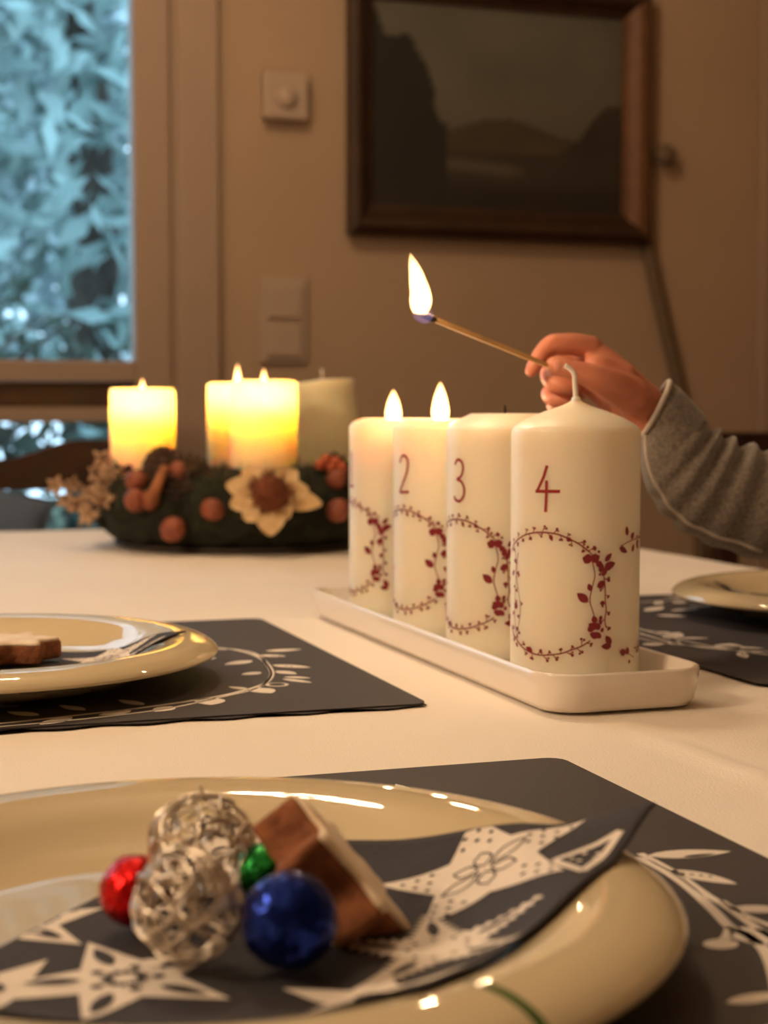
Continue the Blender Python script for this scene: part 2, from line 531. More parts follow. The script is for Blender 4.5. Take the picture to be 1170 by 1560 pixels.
def frame_bar(g, a, b, inn_a, inn_b):
    """one mitred moulding between the outer corners a, b and the inner corners"""
    prof = [(0, 0.0), (0, .030), (.25, .040), (.5, .036), (.8, .020), (1, .016), (1, 0)]
    vs = []; fs = []
    for (p, q) in ((a, inn_a), (b, inn_b)):
        for t, d in prof:
            vs.append((p[0] + (q[0] - p[0]) * t, WY - .004 - d, p[1] + (q[1] - p[1]) * t))
    n = len(prof)
    for i in range(n):
        j = (i + 1) % n
        fs.append((i, j, n + j, n + i))
    fs += [tuple(range(n)), tuple(range(n, 2 * n))[::-1]]
    g.add(vs, fs, False)


o4 = [(PX0, PZ0), (PX1, PZ0), (PX1, PZ1), (PX0, PZ1)]
i4 = [(PX0 + fw, PZ0 + fw + .01), (PX1 - fw - .006, PZ0 + fw + .01), (PX1 - fw - .006, PZ1 - fw), (PX0 + fw, PZ1 - fw)]
for k in range(4):
    g = G(); frame_bar(g, o4[k], o4[(k + 1) % 4], i4[k], i4[(k + 1) % 4])
    g.build('frame_bar', M['darkwood_lit'] if k == 1 else M['darkwood'], paint, fixn=True)


def canvas():
    NX, NZ = 90, 70
    x0, x1, z0, z1 = i4[0][0] - .004, i4[1][0] + .004, i4[0][1] - .004, i4[2][1] + .004
    vs = []; cols = []; fs = []
    for j in range(NZ + 1):
        for i in range(NX + 1):
            u, v = i / NX, j / NZ
            vs.append(Vector((x0 + (x1 - x0) * u, WY - .012, z0 + (z1 - z0) * v)))
            n1 = noise.noise(Vector((u * 4, v * 4, 2))) * .5 + noise.noise(Vector((u * 11, v * 11, 5))) * .25
            sky = Vector((.088, .084, .066)) * (1 + .35 * n1) * (0.85 + .3 * v)
            sky = sky.lerp(Vector((.105, .090, .066)), max(0, .5 - abs(v - .5) * 3))
            ground = Vector((.030, .022, .014))
            hill = .36 + .10 * math.exp(-((u - .52) / .20) ** 2) + .05 * n1
            rtree = .28 + .26 * smooth(.70, .95, u) + .07 * n1
            ltree = 1.02 - 1.9 * max(0, u - .02) + .25 * n1 - .1 * math.sin(u * 30)
            c = sky
            if v < hill: c = Vector((.050, .038, .022)) * (1 + .8 * n1)
            if v < rtree: c = Vector((.030, .024, .018)) * (1 + .5 * n1)
            river = math.exp(-((v - (.235 - .09 * (u - .2))) / .028) ** 2) * smooth(.18, .28, u) * (1 - smooth(.52, .64, u))
            if v < .30: c = c.lerp(ground, .75)
            c = c.lerp(Vector((.085, .076, .058)), river * .8)
            if v < ltree and u < .30: c = Vector((.012, .010, .007)) * (1 + .5 * n1)
            c = c.lerp(Vector((.014, .010, .007)), smooth(.20, .05, v) if v < .2 else 0) if v < .2 else c
            cols.append((max(c.x, 0), max(c.y, 0), max(c.z, 0), 1))
    for j in range(NZ):
        for i in range(NX):
            a = j * (NX + 1) + i
            fs.append((a, a + 1, a + NX + 2, a + NX + 1))
    m = bpy.data.materials.new('landscape_painting'); m.use_nodes = True
    nt = m.node_tree; at = nt.nodes.new('ShaderNodeVertexColor'); at.layer_name = 'pigment'
    nt.links.new(at.outputs['Color'], nt.nodes['Principled BSDF'].inputs['Base Color'])
    nt.nodes['Principled BSDF'].inputs['Roughness'].default_value = .55
    o = G().add(vs, fs).build('canvas', m, paint)
    ca = o.data.color_attributes.new('pigment', 'FLOAT_COLOR', 'POINT')
    for k, c in enumerate(cols): ca.data[k].color = c


canvas()

# thermostat and double switch
e = empty('thermostat', (.735, WY, 1.42)); tag(e, 'small square thermostat standing proud of the wall above the switches', 'thermostat')
G().box((.694, WY - .030, 1.418), (.774, WY - .0002, 1.502), .005).build('housing', M['switch'], e)
G().lathe((.734, WY - .031, 1.455), [(0, .006), (.017, .006), (.019, 0), (0, 0)], 20, axis=(0, -1, 0)).build('dial', M['switch'], e)
e = empty('light_switch', (.735, WY, .99)); tag(e, 'double light switch in one tall pale plate between door casing and painting', 'switch')
G().box((.690, WY - .010, .990), (.776, WY - .0002, 1.142), .003).build('plate', M['switch'], e)
for k in range(2):
    z = 1.001 + k * .068
    G().box((.702, WY - .017, z), (.764, WY - .0102, z + .060), .003).build('rocker', M['switch'], e)

# slanting wall shadow built as a tube, and a hook beside the painting
ph = lambda px, py, d: (lambda r: CAMP + r * ((WY - d) / r.y))(ray(px, py))
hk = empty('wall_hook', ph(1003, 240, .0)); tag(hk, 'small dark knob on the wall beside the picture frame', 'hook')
G().lathe(ph(1003, 240, 0), [(0, 0), (.008, 0), (.008, .02), (.019, .024), (.021, .032), (.014, .040), (0, .041)], 20, axis=(0, -1, 0)).build('knob', M['cord_shadow'], hk)
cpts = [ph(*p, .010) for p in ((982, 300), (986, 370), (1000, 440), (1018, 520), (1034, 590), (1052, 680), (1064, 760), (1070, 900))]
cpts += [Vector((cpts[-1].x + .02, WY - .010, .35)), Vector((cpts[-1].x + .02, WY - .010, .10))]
tag(G().tube(spline(cpts, 5), .013, 8).build('wall_shadow_band', M['cord_shadow'], None, loc=cpts[-1]), 'dark shadow band built as a tube slanting down the wall from behind the painting', 'cord_shadow')

# ------------------------------------------------------------------ pendant lamp over the table (a ring of small bulbs)
LC = Vector((.20, 1.62, 2.20))
lamp = empty('pendant_lamp', (LC.x, LC.y, RH)); tag(lamp, 'brass ring pendant lamp with a circle of small bulbs above the table', 'lamp')
G().lathe((LC.x, LC.y, RH - .03), [(0, 0), (.05, .0), (.06, .01), (.06, .0295), (0, .0295)], 32).build('canopy', M['brass'], lamp)
G().tube([(LC.x, LC.y, RH - .03), (LC.x, LC.y, LC.z + .18)], .003, 8).build('cord', M['cord_shadow'], lamp)
LR = .085
G().tube([LC + Vector((LR * math.cos(a), LR * math.sin(a), .02)) for a in [2 * math.pi * k / 48 for k in range(48)]], .006, 8, closed=True).build('ring', M['brass'], lamp)
for k in range(3):
    a = 2 * math.pi * k / 3
    G().tube([LC + Vector((LR * math.cos(a), LR * math.sin(a), .024)), (LC.x, LC.y, LC.z + .18)], .0015, 6).build('hanger', M['brass'], lamp)
bulb_me = None
spots = [(LR * math.cos(2 * math.pi * (k + .3) / 18), LR * math.sin(2 * math.pi * (k + .3) / 18)) for k in range(18)] + [(.012, .018), (-.030, .006)]
for k, (x, y) in enumerate(spots):
    if bulb_me is None:
        b = G().sphere(LC, .0070, 12, 8).build('bulb', M['bulb'], lamp); bulb_me = b.data
    else:
        b = bpy.data.objects.new('bulb', bulb_me); COL.objects.link(b); b.parent = lamp
    b.location = (x, y, 0)
G().tube([LC + Vector((-LR, 0, .02)), LC + Vector((LR, 0, .02))], .004, 6).build('crossbar', M['brass'], lamp)

# floor lamp standing on the window side of the table
FL = Vector((-1.10, .55, 0))
fl = empty('floor_lamp', FL); tag(fl, 'brass floor lamp with a glowing drum shade on the window side of the table', 'lamp')
G().lathe(FL, [(0, 0), (.14, 0), (.145, .008), (.13, .02), (.03, .03), (.012, .04), (0, .04)], 40).build('base', M['brass'], fl)
G().tube([FL + Vector((0, 0, .035)), FL + Vector((0, 0, 1.62))], .010, 12).build('pole', M['brass'], fl)
G().lathe(FL + Vector((0, 0, 1.64)), [(.165, 0), (.168, .002), (.140, .228), (.137, .230), (.136, .228), (.162, .002), (.165, 0)], 48).build('shade', M['shade'], fl)
G().tube([FL + Vector((-.15, 0, 1.70)), FL + Vector((.15, 0, 1.70))], .003, 6).build('shade_carrier', M['brass'], fl)

# ------------------------------------------------------------------ table, cloth
TX0, TX1, TY0, TY1 = -.09, .835, -.28, 2.11
tb = empty('dining_table', (.37, .9, 0)); tag(tb, 'long wooden dining table hidden under a white cloth', 'table')
G().box((TX0 + .006, TY0 + .006, TT - .036), (TX1 - .006, TY1 - .006, TT - .0085), .003).build('tabletop', M['tablewood'], tb)
for x in (TX0 + .08, TX1 - .08):
    for y in (TY0 + .08, TY1 - .08):
        G().box((x - .03, y - .03, 0), (x + .03, y + .03, TT - .0365), .004).build('leg', M['tablewood'], tb)


def cloth_z(x, y):
    z = 0.0
    z += .0022 * math.exp(-((x - .352 - .004 * math.sin(y * 5)) / .006) ** 2) * smooth(.70, .62, y)
    z += .0016 * math.exp(-((y - .56 - .35 * (x - .3)) / .012) ** 2) * smooth(.30, .36, x)
    z += .0009 * math.exp(-((x - .385) / .009) ** 2) * smooth(1.18, 1.30, y) * smooth(1.62, 1.50, y)
    z += .0006 * (noise.noise(Vector((x * 7, y * 7, 1))) + .5 * noise.noise(Vector((x * 16, y * 12, 4))))
    return z - .0010


def tablecloth():
    g = G()
    xs = [TX0 + (TX1 - TX0) * i / 150 for i in range(151)]
    ys = [TY0 + (TY1 - TY0) * j / 300 for j in range(301)]
    nx, ny = len(xs), len(ys)
    vs = [(x, y, TT + cloth_z(x, y)) for y in ys for x in xs]
    fs = [(j * nx + i, j * nx + i + 1, (j + 1) * nx + i + 1, (j + 1) * nx + i) for j in range(ny - 1) for i in range(nx - 1)]
    # hanging skirt
    per = [(i, 0) for i in range(nx)] + [(nx - 1, j) for j in range(1, ny)] + [(i, ny - 1) for i in range(nx - 2, -1, -1)] + [(0, j) for j in range(ny - 2, 0, -1)]
    cen = Vector((.37, .9, 0))
    prev = [j * nx + i for i, j in per]
    n = len(per)
    for s, (dz, dr) in enumerate(((.004, .003), (.012, .005), (.05, .007), (.10, .010), (.16, .014), (.22, .018))):
        row = []
        for k, (i, j) in enumerate(per):
            p = Vector((xs[i], ys[j], 0))
            dx = -1 if i == 0 else (1 if i == nx - 1 else 0); dy = -1 if j == 0 else (1 if j == ny - 1 else 0)
            d = Vector((dx, dy, 0)).normalized()
            w = (dz / .22) * .014 * (math.sin(k * .17) + .5 * math.sin(k * .41 + 1))
            row.append(len(vs)); q = p + d * (dr + w + (dz / .22) * .012)
            vs.append((q.x, q.y, TT - dz))
        for k in range(n):
            l = (k + 1) % n
            fs.append((prev[k], row[k], row[l], prev[l]))
        prev = row
    g.add(vs, fs)
    o = g.build('tablecloth', M['cloth'], None, loc=(.37, .9, TT), fixn=True)
    tag(o, 'cream white tablecloth with ironed creases over the dining table', 'tablecloth')


tablecloth()

# ------------------------------------------------------------------ placemats
MATZ = TT + .0016


def mat_poly(x0, x1, y0, y1, r=.008, wav=False):
    out = []
    for cx, cy, a0 in ((x1 - r, y0 + r, -90), (x1 - r, y1 - r, 0), (x0 + r, y1 - r, 90), (x0 + r, y0 + r, 180)):
        for k in range(5):
            a = math.radians(a0 + 90 * k / 4)
            out.append((cx + r * math.cos(a), cy + r * math.sin(a)))
    return out


def wave_poly(x0, x1, y0, y1):
    out = []
    n = 90
    for k in range(n + 1):
        x = x0 + (x1 - x0) * k / n
        out.append((x, y0 - .0042 * (0.5 + .5 * math.sin(x * 155)) * smooth(0, .012, x1 - x)))
    out += [(x1, y1), (x0, y1)]
    return out


def placemat(x0, x1, y0, y1, label, inks, dots, wavy=True):
    e = empty('placemat', ((x0 + x1) / 2, (y0 + y1) / 2, TT)); tag(e, label, 'placemat', None)
    to3 = lambda x, y, h: (x, y, TT + h)
    if wavy:
        G().prism(wave_poly(x0 + .001, x1 - .001, y0, y1 - .001), .0001, .0005, to3).build('backing', M['matback'], e, fixn=True)
    G().prism(mat_poly(x0, x1, y0, y1), .0006, .0013, to3).build('sheet', M['matpaper'], e, fixn=True)
    inks.lay(lambda x, y: (x, y, TT + .00142), .03).build('white_branch_print', M['print_w'], e)['kind'] = 'stuff'
    if dots and dots.t:
        dots.lay(lambda x, y: (x, y, TT + .00155), .03).build('dark_vein_print', M['print_d'], e)['kind'] = 'stuff'
    return e


def branch(path, ink, dk, rnd, step=.018, L=.026, W=.0085, lo=0.0, hi=1.0, stroke=.0022):
    ink.stroke(path, stroke)
    acc = 0; side = 1
    for i in range(1, len(path) - 1):
        a, b = path[i], path[i + 1]
        acc += math.dist(a, b)
        if acc < step: continue
        acc = 0; side = -side
        an = math.atan2(b[1] - a[1], b[0] - a[0]) + side * rnd.uniform(.45, .95)
        q = rnd.random()
        if q < .78:
            l = L * rnd.uniform(.75, 1.2)
            s = (a[0] + math.cos(an) * .004, a[1] + math.sin(an) * .004)
            t = (s[0] + math.cos(an) * l, s[1] + math.sin(an) * l)
            ink.stroke([a, s], .0014); ink.leaf(s, t, W * rnd.uniform(.8, 1.15))
            if rnd.random() < .5:
                for m in range(3):
                    u = .3 + .17 * m
                    dk.dot((s[0] + (t[0] - s[0]) * u, s[1] + (t[1] - s[1]) * u), .0009, 6)
        else:
            l = .016
            t = (a[0] + math.cos(an) * l, a[1] + math.sin(an) * l)
            ink.stroke([a, t], .0013); ink.dot(t, .0045, 10)


def oval(cx, cy, a, b, t0, t1, n=70, p=2.6):
    out = []
    for i in range(n + 1):
        t = math.radians(t0 + (t1 - t0) * i / n); c, s = math.cos(t), math.sin(t)
        out.append((cx + a * math.copysign(abs(c) ** (2 / p), c), cy + b * math.copysign(abs(s) ** (2 / p), s)))
    return out


def tp(px, py):                      # pixel on a placemat -> table coordinates
    p = onplane(px, py, TT + .0014); return (p.x, p.y)


# far-side mat of the same table side
rnd = random.Random(21)
ik, dk = Ink(), Ink()
branch(oval(.125, .955, .110, .150, 60, 235), ik, dk, rnd)
branch(oval(.125, .955, .104, .145, 62, 238), ik, dk, random.Random(5), step=.03)
br = [tp(*p) for p in spline([(300, 990), (345, 988), (392, 1000), (414, 1022), (405, 1040), (370, 1052), (325, 1062), (240, 1075), (150, 1086), (60, 1096), (0, 1102), (-120, 1112)], 6)]
ik.stroke(br, .0026)
br2 = [tp(*p) for p in spline([(330, 986), (385, 994), (406, 1012), (412, 1030), (392, 1048), (345, 1060), (250, 1080), (120, 1096), (-60, 1112)], 6)]
ik.stroke(br2, .0018)
for a, b, w in (((404, 992), (460, 989), .010), ((396, 998), (436, 1000), .010), ((414, 1013), (474, 1017), .010), ((420, 1022), (452, 1027), .009), ((432, 1031), (474, 1033), .006),
                ((430, 1034), (476, 1040), .006), ((384, 1006), (342, 1013), .011), ((398, 1024), (368, 1028), .009), ((378, 1050), (348, 1046), .006), ((388, 1048), (414, 1056), .014),
                ((330, 1002), (300, 1004), .009), ((345, 990), (318, 985), .006), ((262, 1076), (236, 1084), .011), ((318, 1063), (322, 1074), .016), ((200, 1082), (150, 1090), .010), ((110, 1092), (60, 1104), .010), ((60, 1090), (10, 1084), .009),
                ((220, 1074), (180, 1066), .008), ((130, 1082), (90, 1074), .008)):
    ik.leaf(tp(*a), tp(*b), w)
for c in ((422, 1043), ):
    ik.dot(tp(*c), .0065, 14); dk.dot(tp(*c), .0045, 14)
for c in ((417, 999), (426, 1000), (436, 1015), (444, 1016), (398, 1031)): dk.dot(tp(*c), .0012, 6)
placemat(-.022, .278, .772, 1.135, 'charcoal placemat with a white branch print under the plate with the flat cookie', ik, dk)

# mat under the plate with the foil balls
ik, dk = Ink(), Ink()
branch(oval(.125, .445, .115, .155, 40, 290), ik, dk, random.Random(33))
for pts, w in (([(955, 1306), (985, 1312), (1040, 1345), (1085, 1385), (1112, 1412), (1140, 1425), (1166, 1450), (1182, 1495), (1190, 1560), (1180, 1640)], .0036),
               ([(975, 1300), (1030, 1330), (1075, 1362), (1110, 1383), (1150, 1412), (1190, 1440), (1240, 1500)], .0030),
               ([(1112, 1412), (1108, 1425), (1102, 1432)], .0030), ([(1100, 1372), (1140, 1396), (1200, 1420)], .002)):
    ik.stroke([tp(*p) for p in spline(pts, 6)], w)
for a, b, w in (((985, 1304), (1114, 1297), .0100), ((1020, 1325), (1124, 1347), .0085), ((1108, 1384), (1210, 1386), .0075), ((1132, 1412), (1164, 1440), .013), ((1106, 1528), (1200, 1512), .0060), ((1180, 1470), (1230, 1440), .006), ((1190, 1560), (1150, 1600), .007)):
    ik.leaf(tp(*a), tp(*b), w)
ik.dot(tp(1098, 1438), .0052, 14, 1.0, .8)
for k in range(4): dk.dot(tp(1040 + 14 * k, 1331 + 1.5 * k), .0008, 6)
dk.leaf(tp(1040, 1306), tp(1090, 1301), .0025)
placemat(-.012, .288, .225, .632, 'charcoal placemat with white leaves under the plate with the foil chocolate balls', ik, dk, wavy=False)

# mat on the other side of the table
ik, dk = Ink(), Ink()
branch(oval(.625, .975, .112, .165, -110, 250), ik, dk, random.Random(8), step=.02)
for pts, w in (([(940, 955), (985, 968), (1040, 982), (1110, 990), (1180, 993), (1260, 1000)], .0026), ([(940, 962), (1000, 978), (1080, 986), (1170, 996)], .0020)):
    ik.stroke([tp(*p) for p in spline(pts, 6)], w)
for a, b, w in (((1018, 973), (1034, 963), .014), ((1034, 972), (1080, 972), .008), ((1108, 988), (1112, 980), .018), ((1130, 994), (1162, 993), .006), ((978, 982), (1012, 981), .012), ((984, 931), (1010, 924), .012), ((1000, 937), (1048, 939), .012), ((1022, 931), (1066, 926), .010), ((1050, 924), (1090, 922), .012), ((1024, 918), (1046, 917), .010)):
    ik.leaf(tp(*a), tp(*b), w)
placemat(.472, .772, .770, 1.180, 'charcoal placemat with white leaves beside the candle tray under the half-hidden plate', ik, dk, wavy=False)

# ------------------------------------------------------------------ plates
PT = [(0, .0070), (.055, .0070), (.070, .0076), (.080, .0099), (.088, .0136), (.096, .0181), (.103, .0213), (.109, .0229), (.1145, .0233), (.120, .0229), (.126, .0213), (.1305, .0186), (.1324, .0164)]
PB = [(.1318, .0150), (.1290, .0142), (.118, .0118), (.104, .0074), (.091, .0030), (.080, .0006), (.076, 0), (.072, .0006), (.069, .0026), (0, .0026)]
PTS = spline(PT, 5)
PLZ = TT + .0015


def plate_top(r):
    for a, b in zip(PTS[:-1], PTS[1:]):
        if a[0] <= r <= b[0]:
            t = (r - a[0]) / max(b[0] - a[0], 1e-9); return a[1] + (b[1] - a[1]) * t
    return PTS[-1][1]


def plate(cx, cy, label, stripe=None):
    e = empty('plate', (cx, cy, PLZ)); tag(e, label, 'plate', None)
    G().lathe((cx, cy, PLZ), PTS + spline(PB, 3), 96).build('dish', M['porcelain'], e, fixn=True)
    if stripe:
        ik = Ink(); ik.stroke([(.1060 + .0250 * k / 10, 0) for k in range(11)], .0032)
        an = stripe
        ik.lay(lambda x, y: (cx + x * math.cos(an) - y * math.sin(an), cy + x * math.sin(an) + y * math.cos(an), PLZ + plate_top(x) + .00015), .004).build('green_stripe', M['green_glaze'], e)
    return e


# ------------------------------------------------------------------ napkins (paper, folded to a square, printed with stars)
NQ = {'far': Vector((.022, .088)), 'right': Vector((.137, -.006)), 'near': Vector((.030, -.102)), 'left': Vector((-.084, -.036))}
NC = (NQ['far'] + NQ['right'] + NQ['near'] + NQ['left']) / 4


def nquad(u, v):                      # u: left/far side -> near/right side, v: near/left side -> far/right side (both 0..1)
    return (NQ['left'] * (1 - u) + NQ['near'] * u) * (1 - v) + (NQ['far'] * (1 - u) + NQ['right'] * u) * v


def ninv(p):
    u = v = .5
    for _ in range(8):
        q = nquad(u, v); d = Vector(p) - q
        du = (nquad(u + .01, v) - q) * 100; dv = (nquad(u, v + .01) - q) * 100
        det = du.x * dv.y - du.y * dv.x
        u += (d.x * dv.y - d.y * dv.x) / det; v += (du.x * d.y - du.y * d.x) / det
    return u, v


def nap_h(x, y, lift=1.0, sh=(0, 0)):
    r = math.hypot(x, y)
    h = plate_top(min(r, .1145)) + .0012
    if r > .1145: h += .10 * (r - .1145)
    # the sheet bridges the curve of the plate a little
    h += .0012 * smooth(.06, .085, r) * (1 - smooth(.095, .1145, r))
    h += lift * .007 * smooth(.035, 0, (Vector((x, y)) - Vector(sh) - NQ['right']).length)
    h += .0008 * noise.noise(Vector((x * 40, y * 40, 3))) * smooth(.05, .09, r)
    return h


def star_poly(c, R, rot, n=5, k=.42):
    out = []
    for i in range(2 * n):
        r = R if i % 2 == 0 else R * k
        a = rot + math.pi * i / n
        out.append((c[0] + r * math.cos(a), c[1] + r * math.sin(a)))
    return out


NPC = Vector((.085, .425))            # centre of the plate with the chocolates


def nploc(px, py):                    # pixel on the napkin of that plate -> plate coordinates
    z = PLZ + .009
    for _ in range(6):
        p = onplane(px, py, z); x, y = p.x - NPC.x, p.y - NPC.y
        z = .5 * z + .5 * (PLZ + nap_h(x, y))
    return (x, y)


def napkin_prints():
    w, d = Ink(), Ink()

    def inside(tri):
        for p in tri:
            u, v = ninv(p)
            if not (.003 < u < .997 and .003 < v < .997): return False
        return True

    def split(ts, e=.004):
        out = []; st = list(ts)
        while st:
            a, b, c = st.pop()
            l, p, q, r = max([(math.dist(a, b), a, b, c), (math.dist(b, c), b, c, a), (math.dist(c, a), c, a, b)], key=lambda k: k[0])
            if l > e:
                m = ((p[0] + q[0]) / 2, (p[1] + q[1]) / 2); st += [(p, m, r), (m, q, r)]
            else: out.append((a, b, c))
        return out
    # star with cut-out look
    c = nploc(190, 1492); t = nploc(128, 1430); R = .031; rot = math.atan2(t[1] - c[1], t[0] - c[0])
    w.fan(star_poly(c, R, rot, 5, .44), c)
    for k in range(5):
        a = rot + 2 * math.pi * k / 5
        d.leaf((c[0] + .34 * R * math.cos(a), c[1] + .34 * R * math.sin(a)), (c[0] + .80 * R * math.cos(a), c[1] + .80 * R * math.sin(a)), .0046)
        w.t  # layer order: veins are left white between two leaves
        d.dot((c[0] + .27 * R * math.cos(a + .63), c[1] + .27 * R * math.sin(a + .63)), .0016, 8)
    for k in range(14):
        a = 2 * math.pi * k / 14
        d.leaf((c[0] + .0028 * math.cos(a), c[1] + .0028 * math.sin(a)), (c[0] + .0065 * math.cos(a), c[1] + .0065 * math.sin(a)), .0018, 4)
    # star with a flower and dots
    c2 = nploc(738, 1325); t = nploc(870, 1262); R2 = .033; rot = math.atan2(t[1] - c2[1], t[0] - c2[0])
    w.fan(star_poly(c2, R2, rot, 5, .47), c2)
    for k in range(6):
        a = rot + .2 + math.pi * k / 3
        L = .015 if k % 3 == 0 else .010
        p = (c2[0] + .002 * math.cos(a), c2[1] + .002 * math.sin(a)); q = (c2[0] + L * math.cos(a), c2[1] + L * math.sin(a))
        n = 12; pa = []
        for i in range(n + 1):
            u = i / n; h = .0026 * math.sin(math.pi * u)
            pa.append((p[0] + (q[0] - p[0]) * u - math.sin(a) * h, p[1] + (q[1] - p[1]) * u + math.cos(a) * h))
        for i in range(n, -1, -1):
            u = i / n; h = -.0026 * math.sin(math.pi * u)
            pa.append((p[0] + (q[0] - p[0]) * u - math.sin(a) * h, p[1] + (q[1] - p[1]) * u + math.cos(a) * h))
        d.stroke(pa, .0006)
    rr = random.Random(2)
    for i in range(-9, 10):
        for j in range(-9, 10):
            p = (c2[0] + i * .0046 + (j % 2) * .0023, c2[1] + j * .0044)
            q = (p[0] - c2[0], p[1] - c2[1]); r = math.hypot(*q)
            if r < .0135 or r > .031: continue
            a = (math.atan2(q[1], q[0]) - rot) % (2 * math.pi / 5); a = min(a, 2 * math.pi / 5 - a)
            lim = R2 * (1 - .53 * smooth(0, math.pi / 5, a) ** .75)
            if r < lim - .004: d.dot(p, .00085, 6)
    # serrated star
    c3 = nploc(668, 1447); t = nploc(838, 1428); R3 = .030; rot = math.atan2(t[1] - c3[1], t[0] - c3[0])
    sp = star_poly(c3, R3, rot, 5, .36)
    w.fan(sp, c3)
    for i in range(10):
        a, b = sp[i], sp[(i + 1) % 10]
        n = 7
        for k in range(n):
            u = (k + .5) / n
            p = (a[0] + (b[0] - a[0]) * u, a[1] + (b[1] - a[1]) * u)
            o = Vector((p[0] - c3[0], p[1] - c3[1])).normalized()
            e = Vector((b[0] - a[0], b[1] - a[1])).normalized(); nn = Vector((-e.y, e.x))
            if nn.dot(o) < 0: nn = -nn
            w.fan([(p[0] - e.x * .0011, p[1] - e.y * .0011), (p[0] + e.x * .0011, p[1] + e.y * .0011), (p[0] + nn.x * .0024, p[1] + nn.y * .0024)])
    for k in range(5):
        a = rot + 2 * math.pi * k / 5
        d.leaf((c3[0] + .36 * R3 * math.cos(a), c3[1] + .36 * R3 * math.sin(a)), (c3[0] + .78 * R3 * math.cos(a), c3[1] + .78 * R3 * math.sin(a)), .0032)
    for k in range(9):
        a = 2 * math.pi * k / 9; d.dot((c3[0] + .008 * math.cos(a), c3[1] + .008 * math.sin(a)), .0008, 6)
    # striped leaf star at the side
    c4 = nploc(22, 1410); t = nploc(152, 1385); R4 = .027; rot = math.atan2(t[1] - c4[1], t[0] - c4[0])
    w.fan(star_poly(c4, R4, rot, 5, .45), c4)
    for k in range(5):
        a = rot + 2 * math.pi * k / 5
        d.leaf((c4[0] + .2 * R4 * math.cos(a), c4[1] + .2 * R4 * math.sin(a)), (c4[0] + .72 * R4 * math.cos(a), c4[1] + .72 * R4 * math.sin(a)), .0045)
    # small stars towards the corners
    far, lft, ner = NQ['far'], NQ['left'], NQ['near']
    q = far * .80 + NC * .20
    sp = star_poly(q, .020, .3, 5, .45); w.fan(sp, tuple(q)); d.dot(tuple(q), .0035, 10)
    q = ner * .62 + NC * .38
    sp = star_poly(q, .024, 1.1, 5, .42); w.fan(sp, tuple(q)); d.dot(tuple(q), .004, 10)
    q = lft * .75 + NC * .25
    sp = star_poly(q, .024, 2.1, 5, .42); w.fan(sp, tuple(q)); d.dot(tuple(q), .004, 10)
    # outlined triangle near the raised corner
    tri = [tuple(nquad(.875, .785)), tuple(nquad(.968, .89)), tuple(nquad(.968, .70))]
    for i in range(3):
        a, b = tri[i], tri[(i + 1) % 3]
        w.stroke([(a[0] + (b[0] - a[0]) * u / 6, a[1] + (b[1] - a[1]) * u / 6) for u in range(7)], .0024)
    m = (sum(p[0] for p in tri) / 3, sum(p[1] for p in tri) / 3)
    for k in range(5): w.dot((m[0] + .004 * math.cos(k * 1.3), m[1] + .003 * math.sin(k * 1.3)), .0009, 6)
    w.t = [t for t in split(w.t, .0025) if inside(t)]
    d.t = [t for t in d.t if inside(t)]
    return w, d


NAPW, NAPD = None, None


def napkin(cx, cy, label, rotz=0.0, sh=(0, 0), lift=1.0, scale=1.0):
    global NAPW, NAPD
    if NAPW is None: NAPW, NAPD = napkin_prints()
    e = empty('napkin', (cx, cy, PLZ + .0087)); tag(e, label, 'napkin', None)
    cr, sr = math.cos(rotz), math.sin(rotz)

    def to3(x, y, h=0.0):
        X, Y = x * scale + sh[0], y * scale + sh[1]
        return Vector((cx + X * cr - Y * sr, cy + X * sr + Y * cr, PLZ + nap_h(X, Y, lift, sh) + h))
    N = 64
    vs = []; fs = []
    for lay in (0.0, -.0007):
        for j in range(N + 1):
            for i in range(N + 1):
                p = nquad(i / N, j / N)
                vs.append(to3(p.x, p.y, lay))
    K = (N + 1) ** 2
    for j in range(N):
        for i in range(N):
            a = j * (N + 1) + i
            fs.append((a, a + 1, a + N + 2, a + N + 1)); fs.append((K + a, K + a + N + 1, K + a + N + 2, K + a + 1))
    rim = [i for i in range(N)] + [j * (N + 1) + N for j in range(N)] + [N * (N + 1) + i for i in range(N, 0, -1)] + [j * (N + 1) for j in range(N, 0, -1)]
    for a, b in zip(rim, rim[1:] + rim[:1]): fs.append((a, K + a, K + b, b))
    G().add(vs, fs).build('sheet', M['napkin'], e, fixn=True)
    NAPW.lay(lambda x, y: to3(x, y, .00022), .004).build('white_star_print', M['napkin_w'], e)['kind'] = 'stuff'
    NAPD.lay(lambda x, y: to3(x, y, .00042), .004).build('charcoal_star_detail', M['napkin'], e)['kind'] = 'stuff'
    return e


plate(NPC.x, NPC.y, 'cream plate with a rolled rim holding foil balls, wire balls and a leaning cookie', stripe=math.atan2(-.0905, .0385))
napkin(NPC.x, NPC.y, 'charcoal star-printed paper napkin under the foil balls and wire balls')
plate(.063, .912, 'cream plate with a rolled rim holding one cookie lying flat')
napkin(.063, .912, 'charcoal star-printed paper napkin under the cookie lying flat', sh=(-.006, -.006), lift=.2, scale=.88)
RPC = Vector((.696, 1.010))
plate(RPC.x, RPC.y, 'cream plate across the table below the knitted sleeve')
napkin(RPC.x, RPC.y, 'charcoal star-printed paper napkin on the plate below the knitted sleeve', rotz=2.6, lift=0, scale=.74)

# ------------------------------------------------------------------ tray
TRC = .372


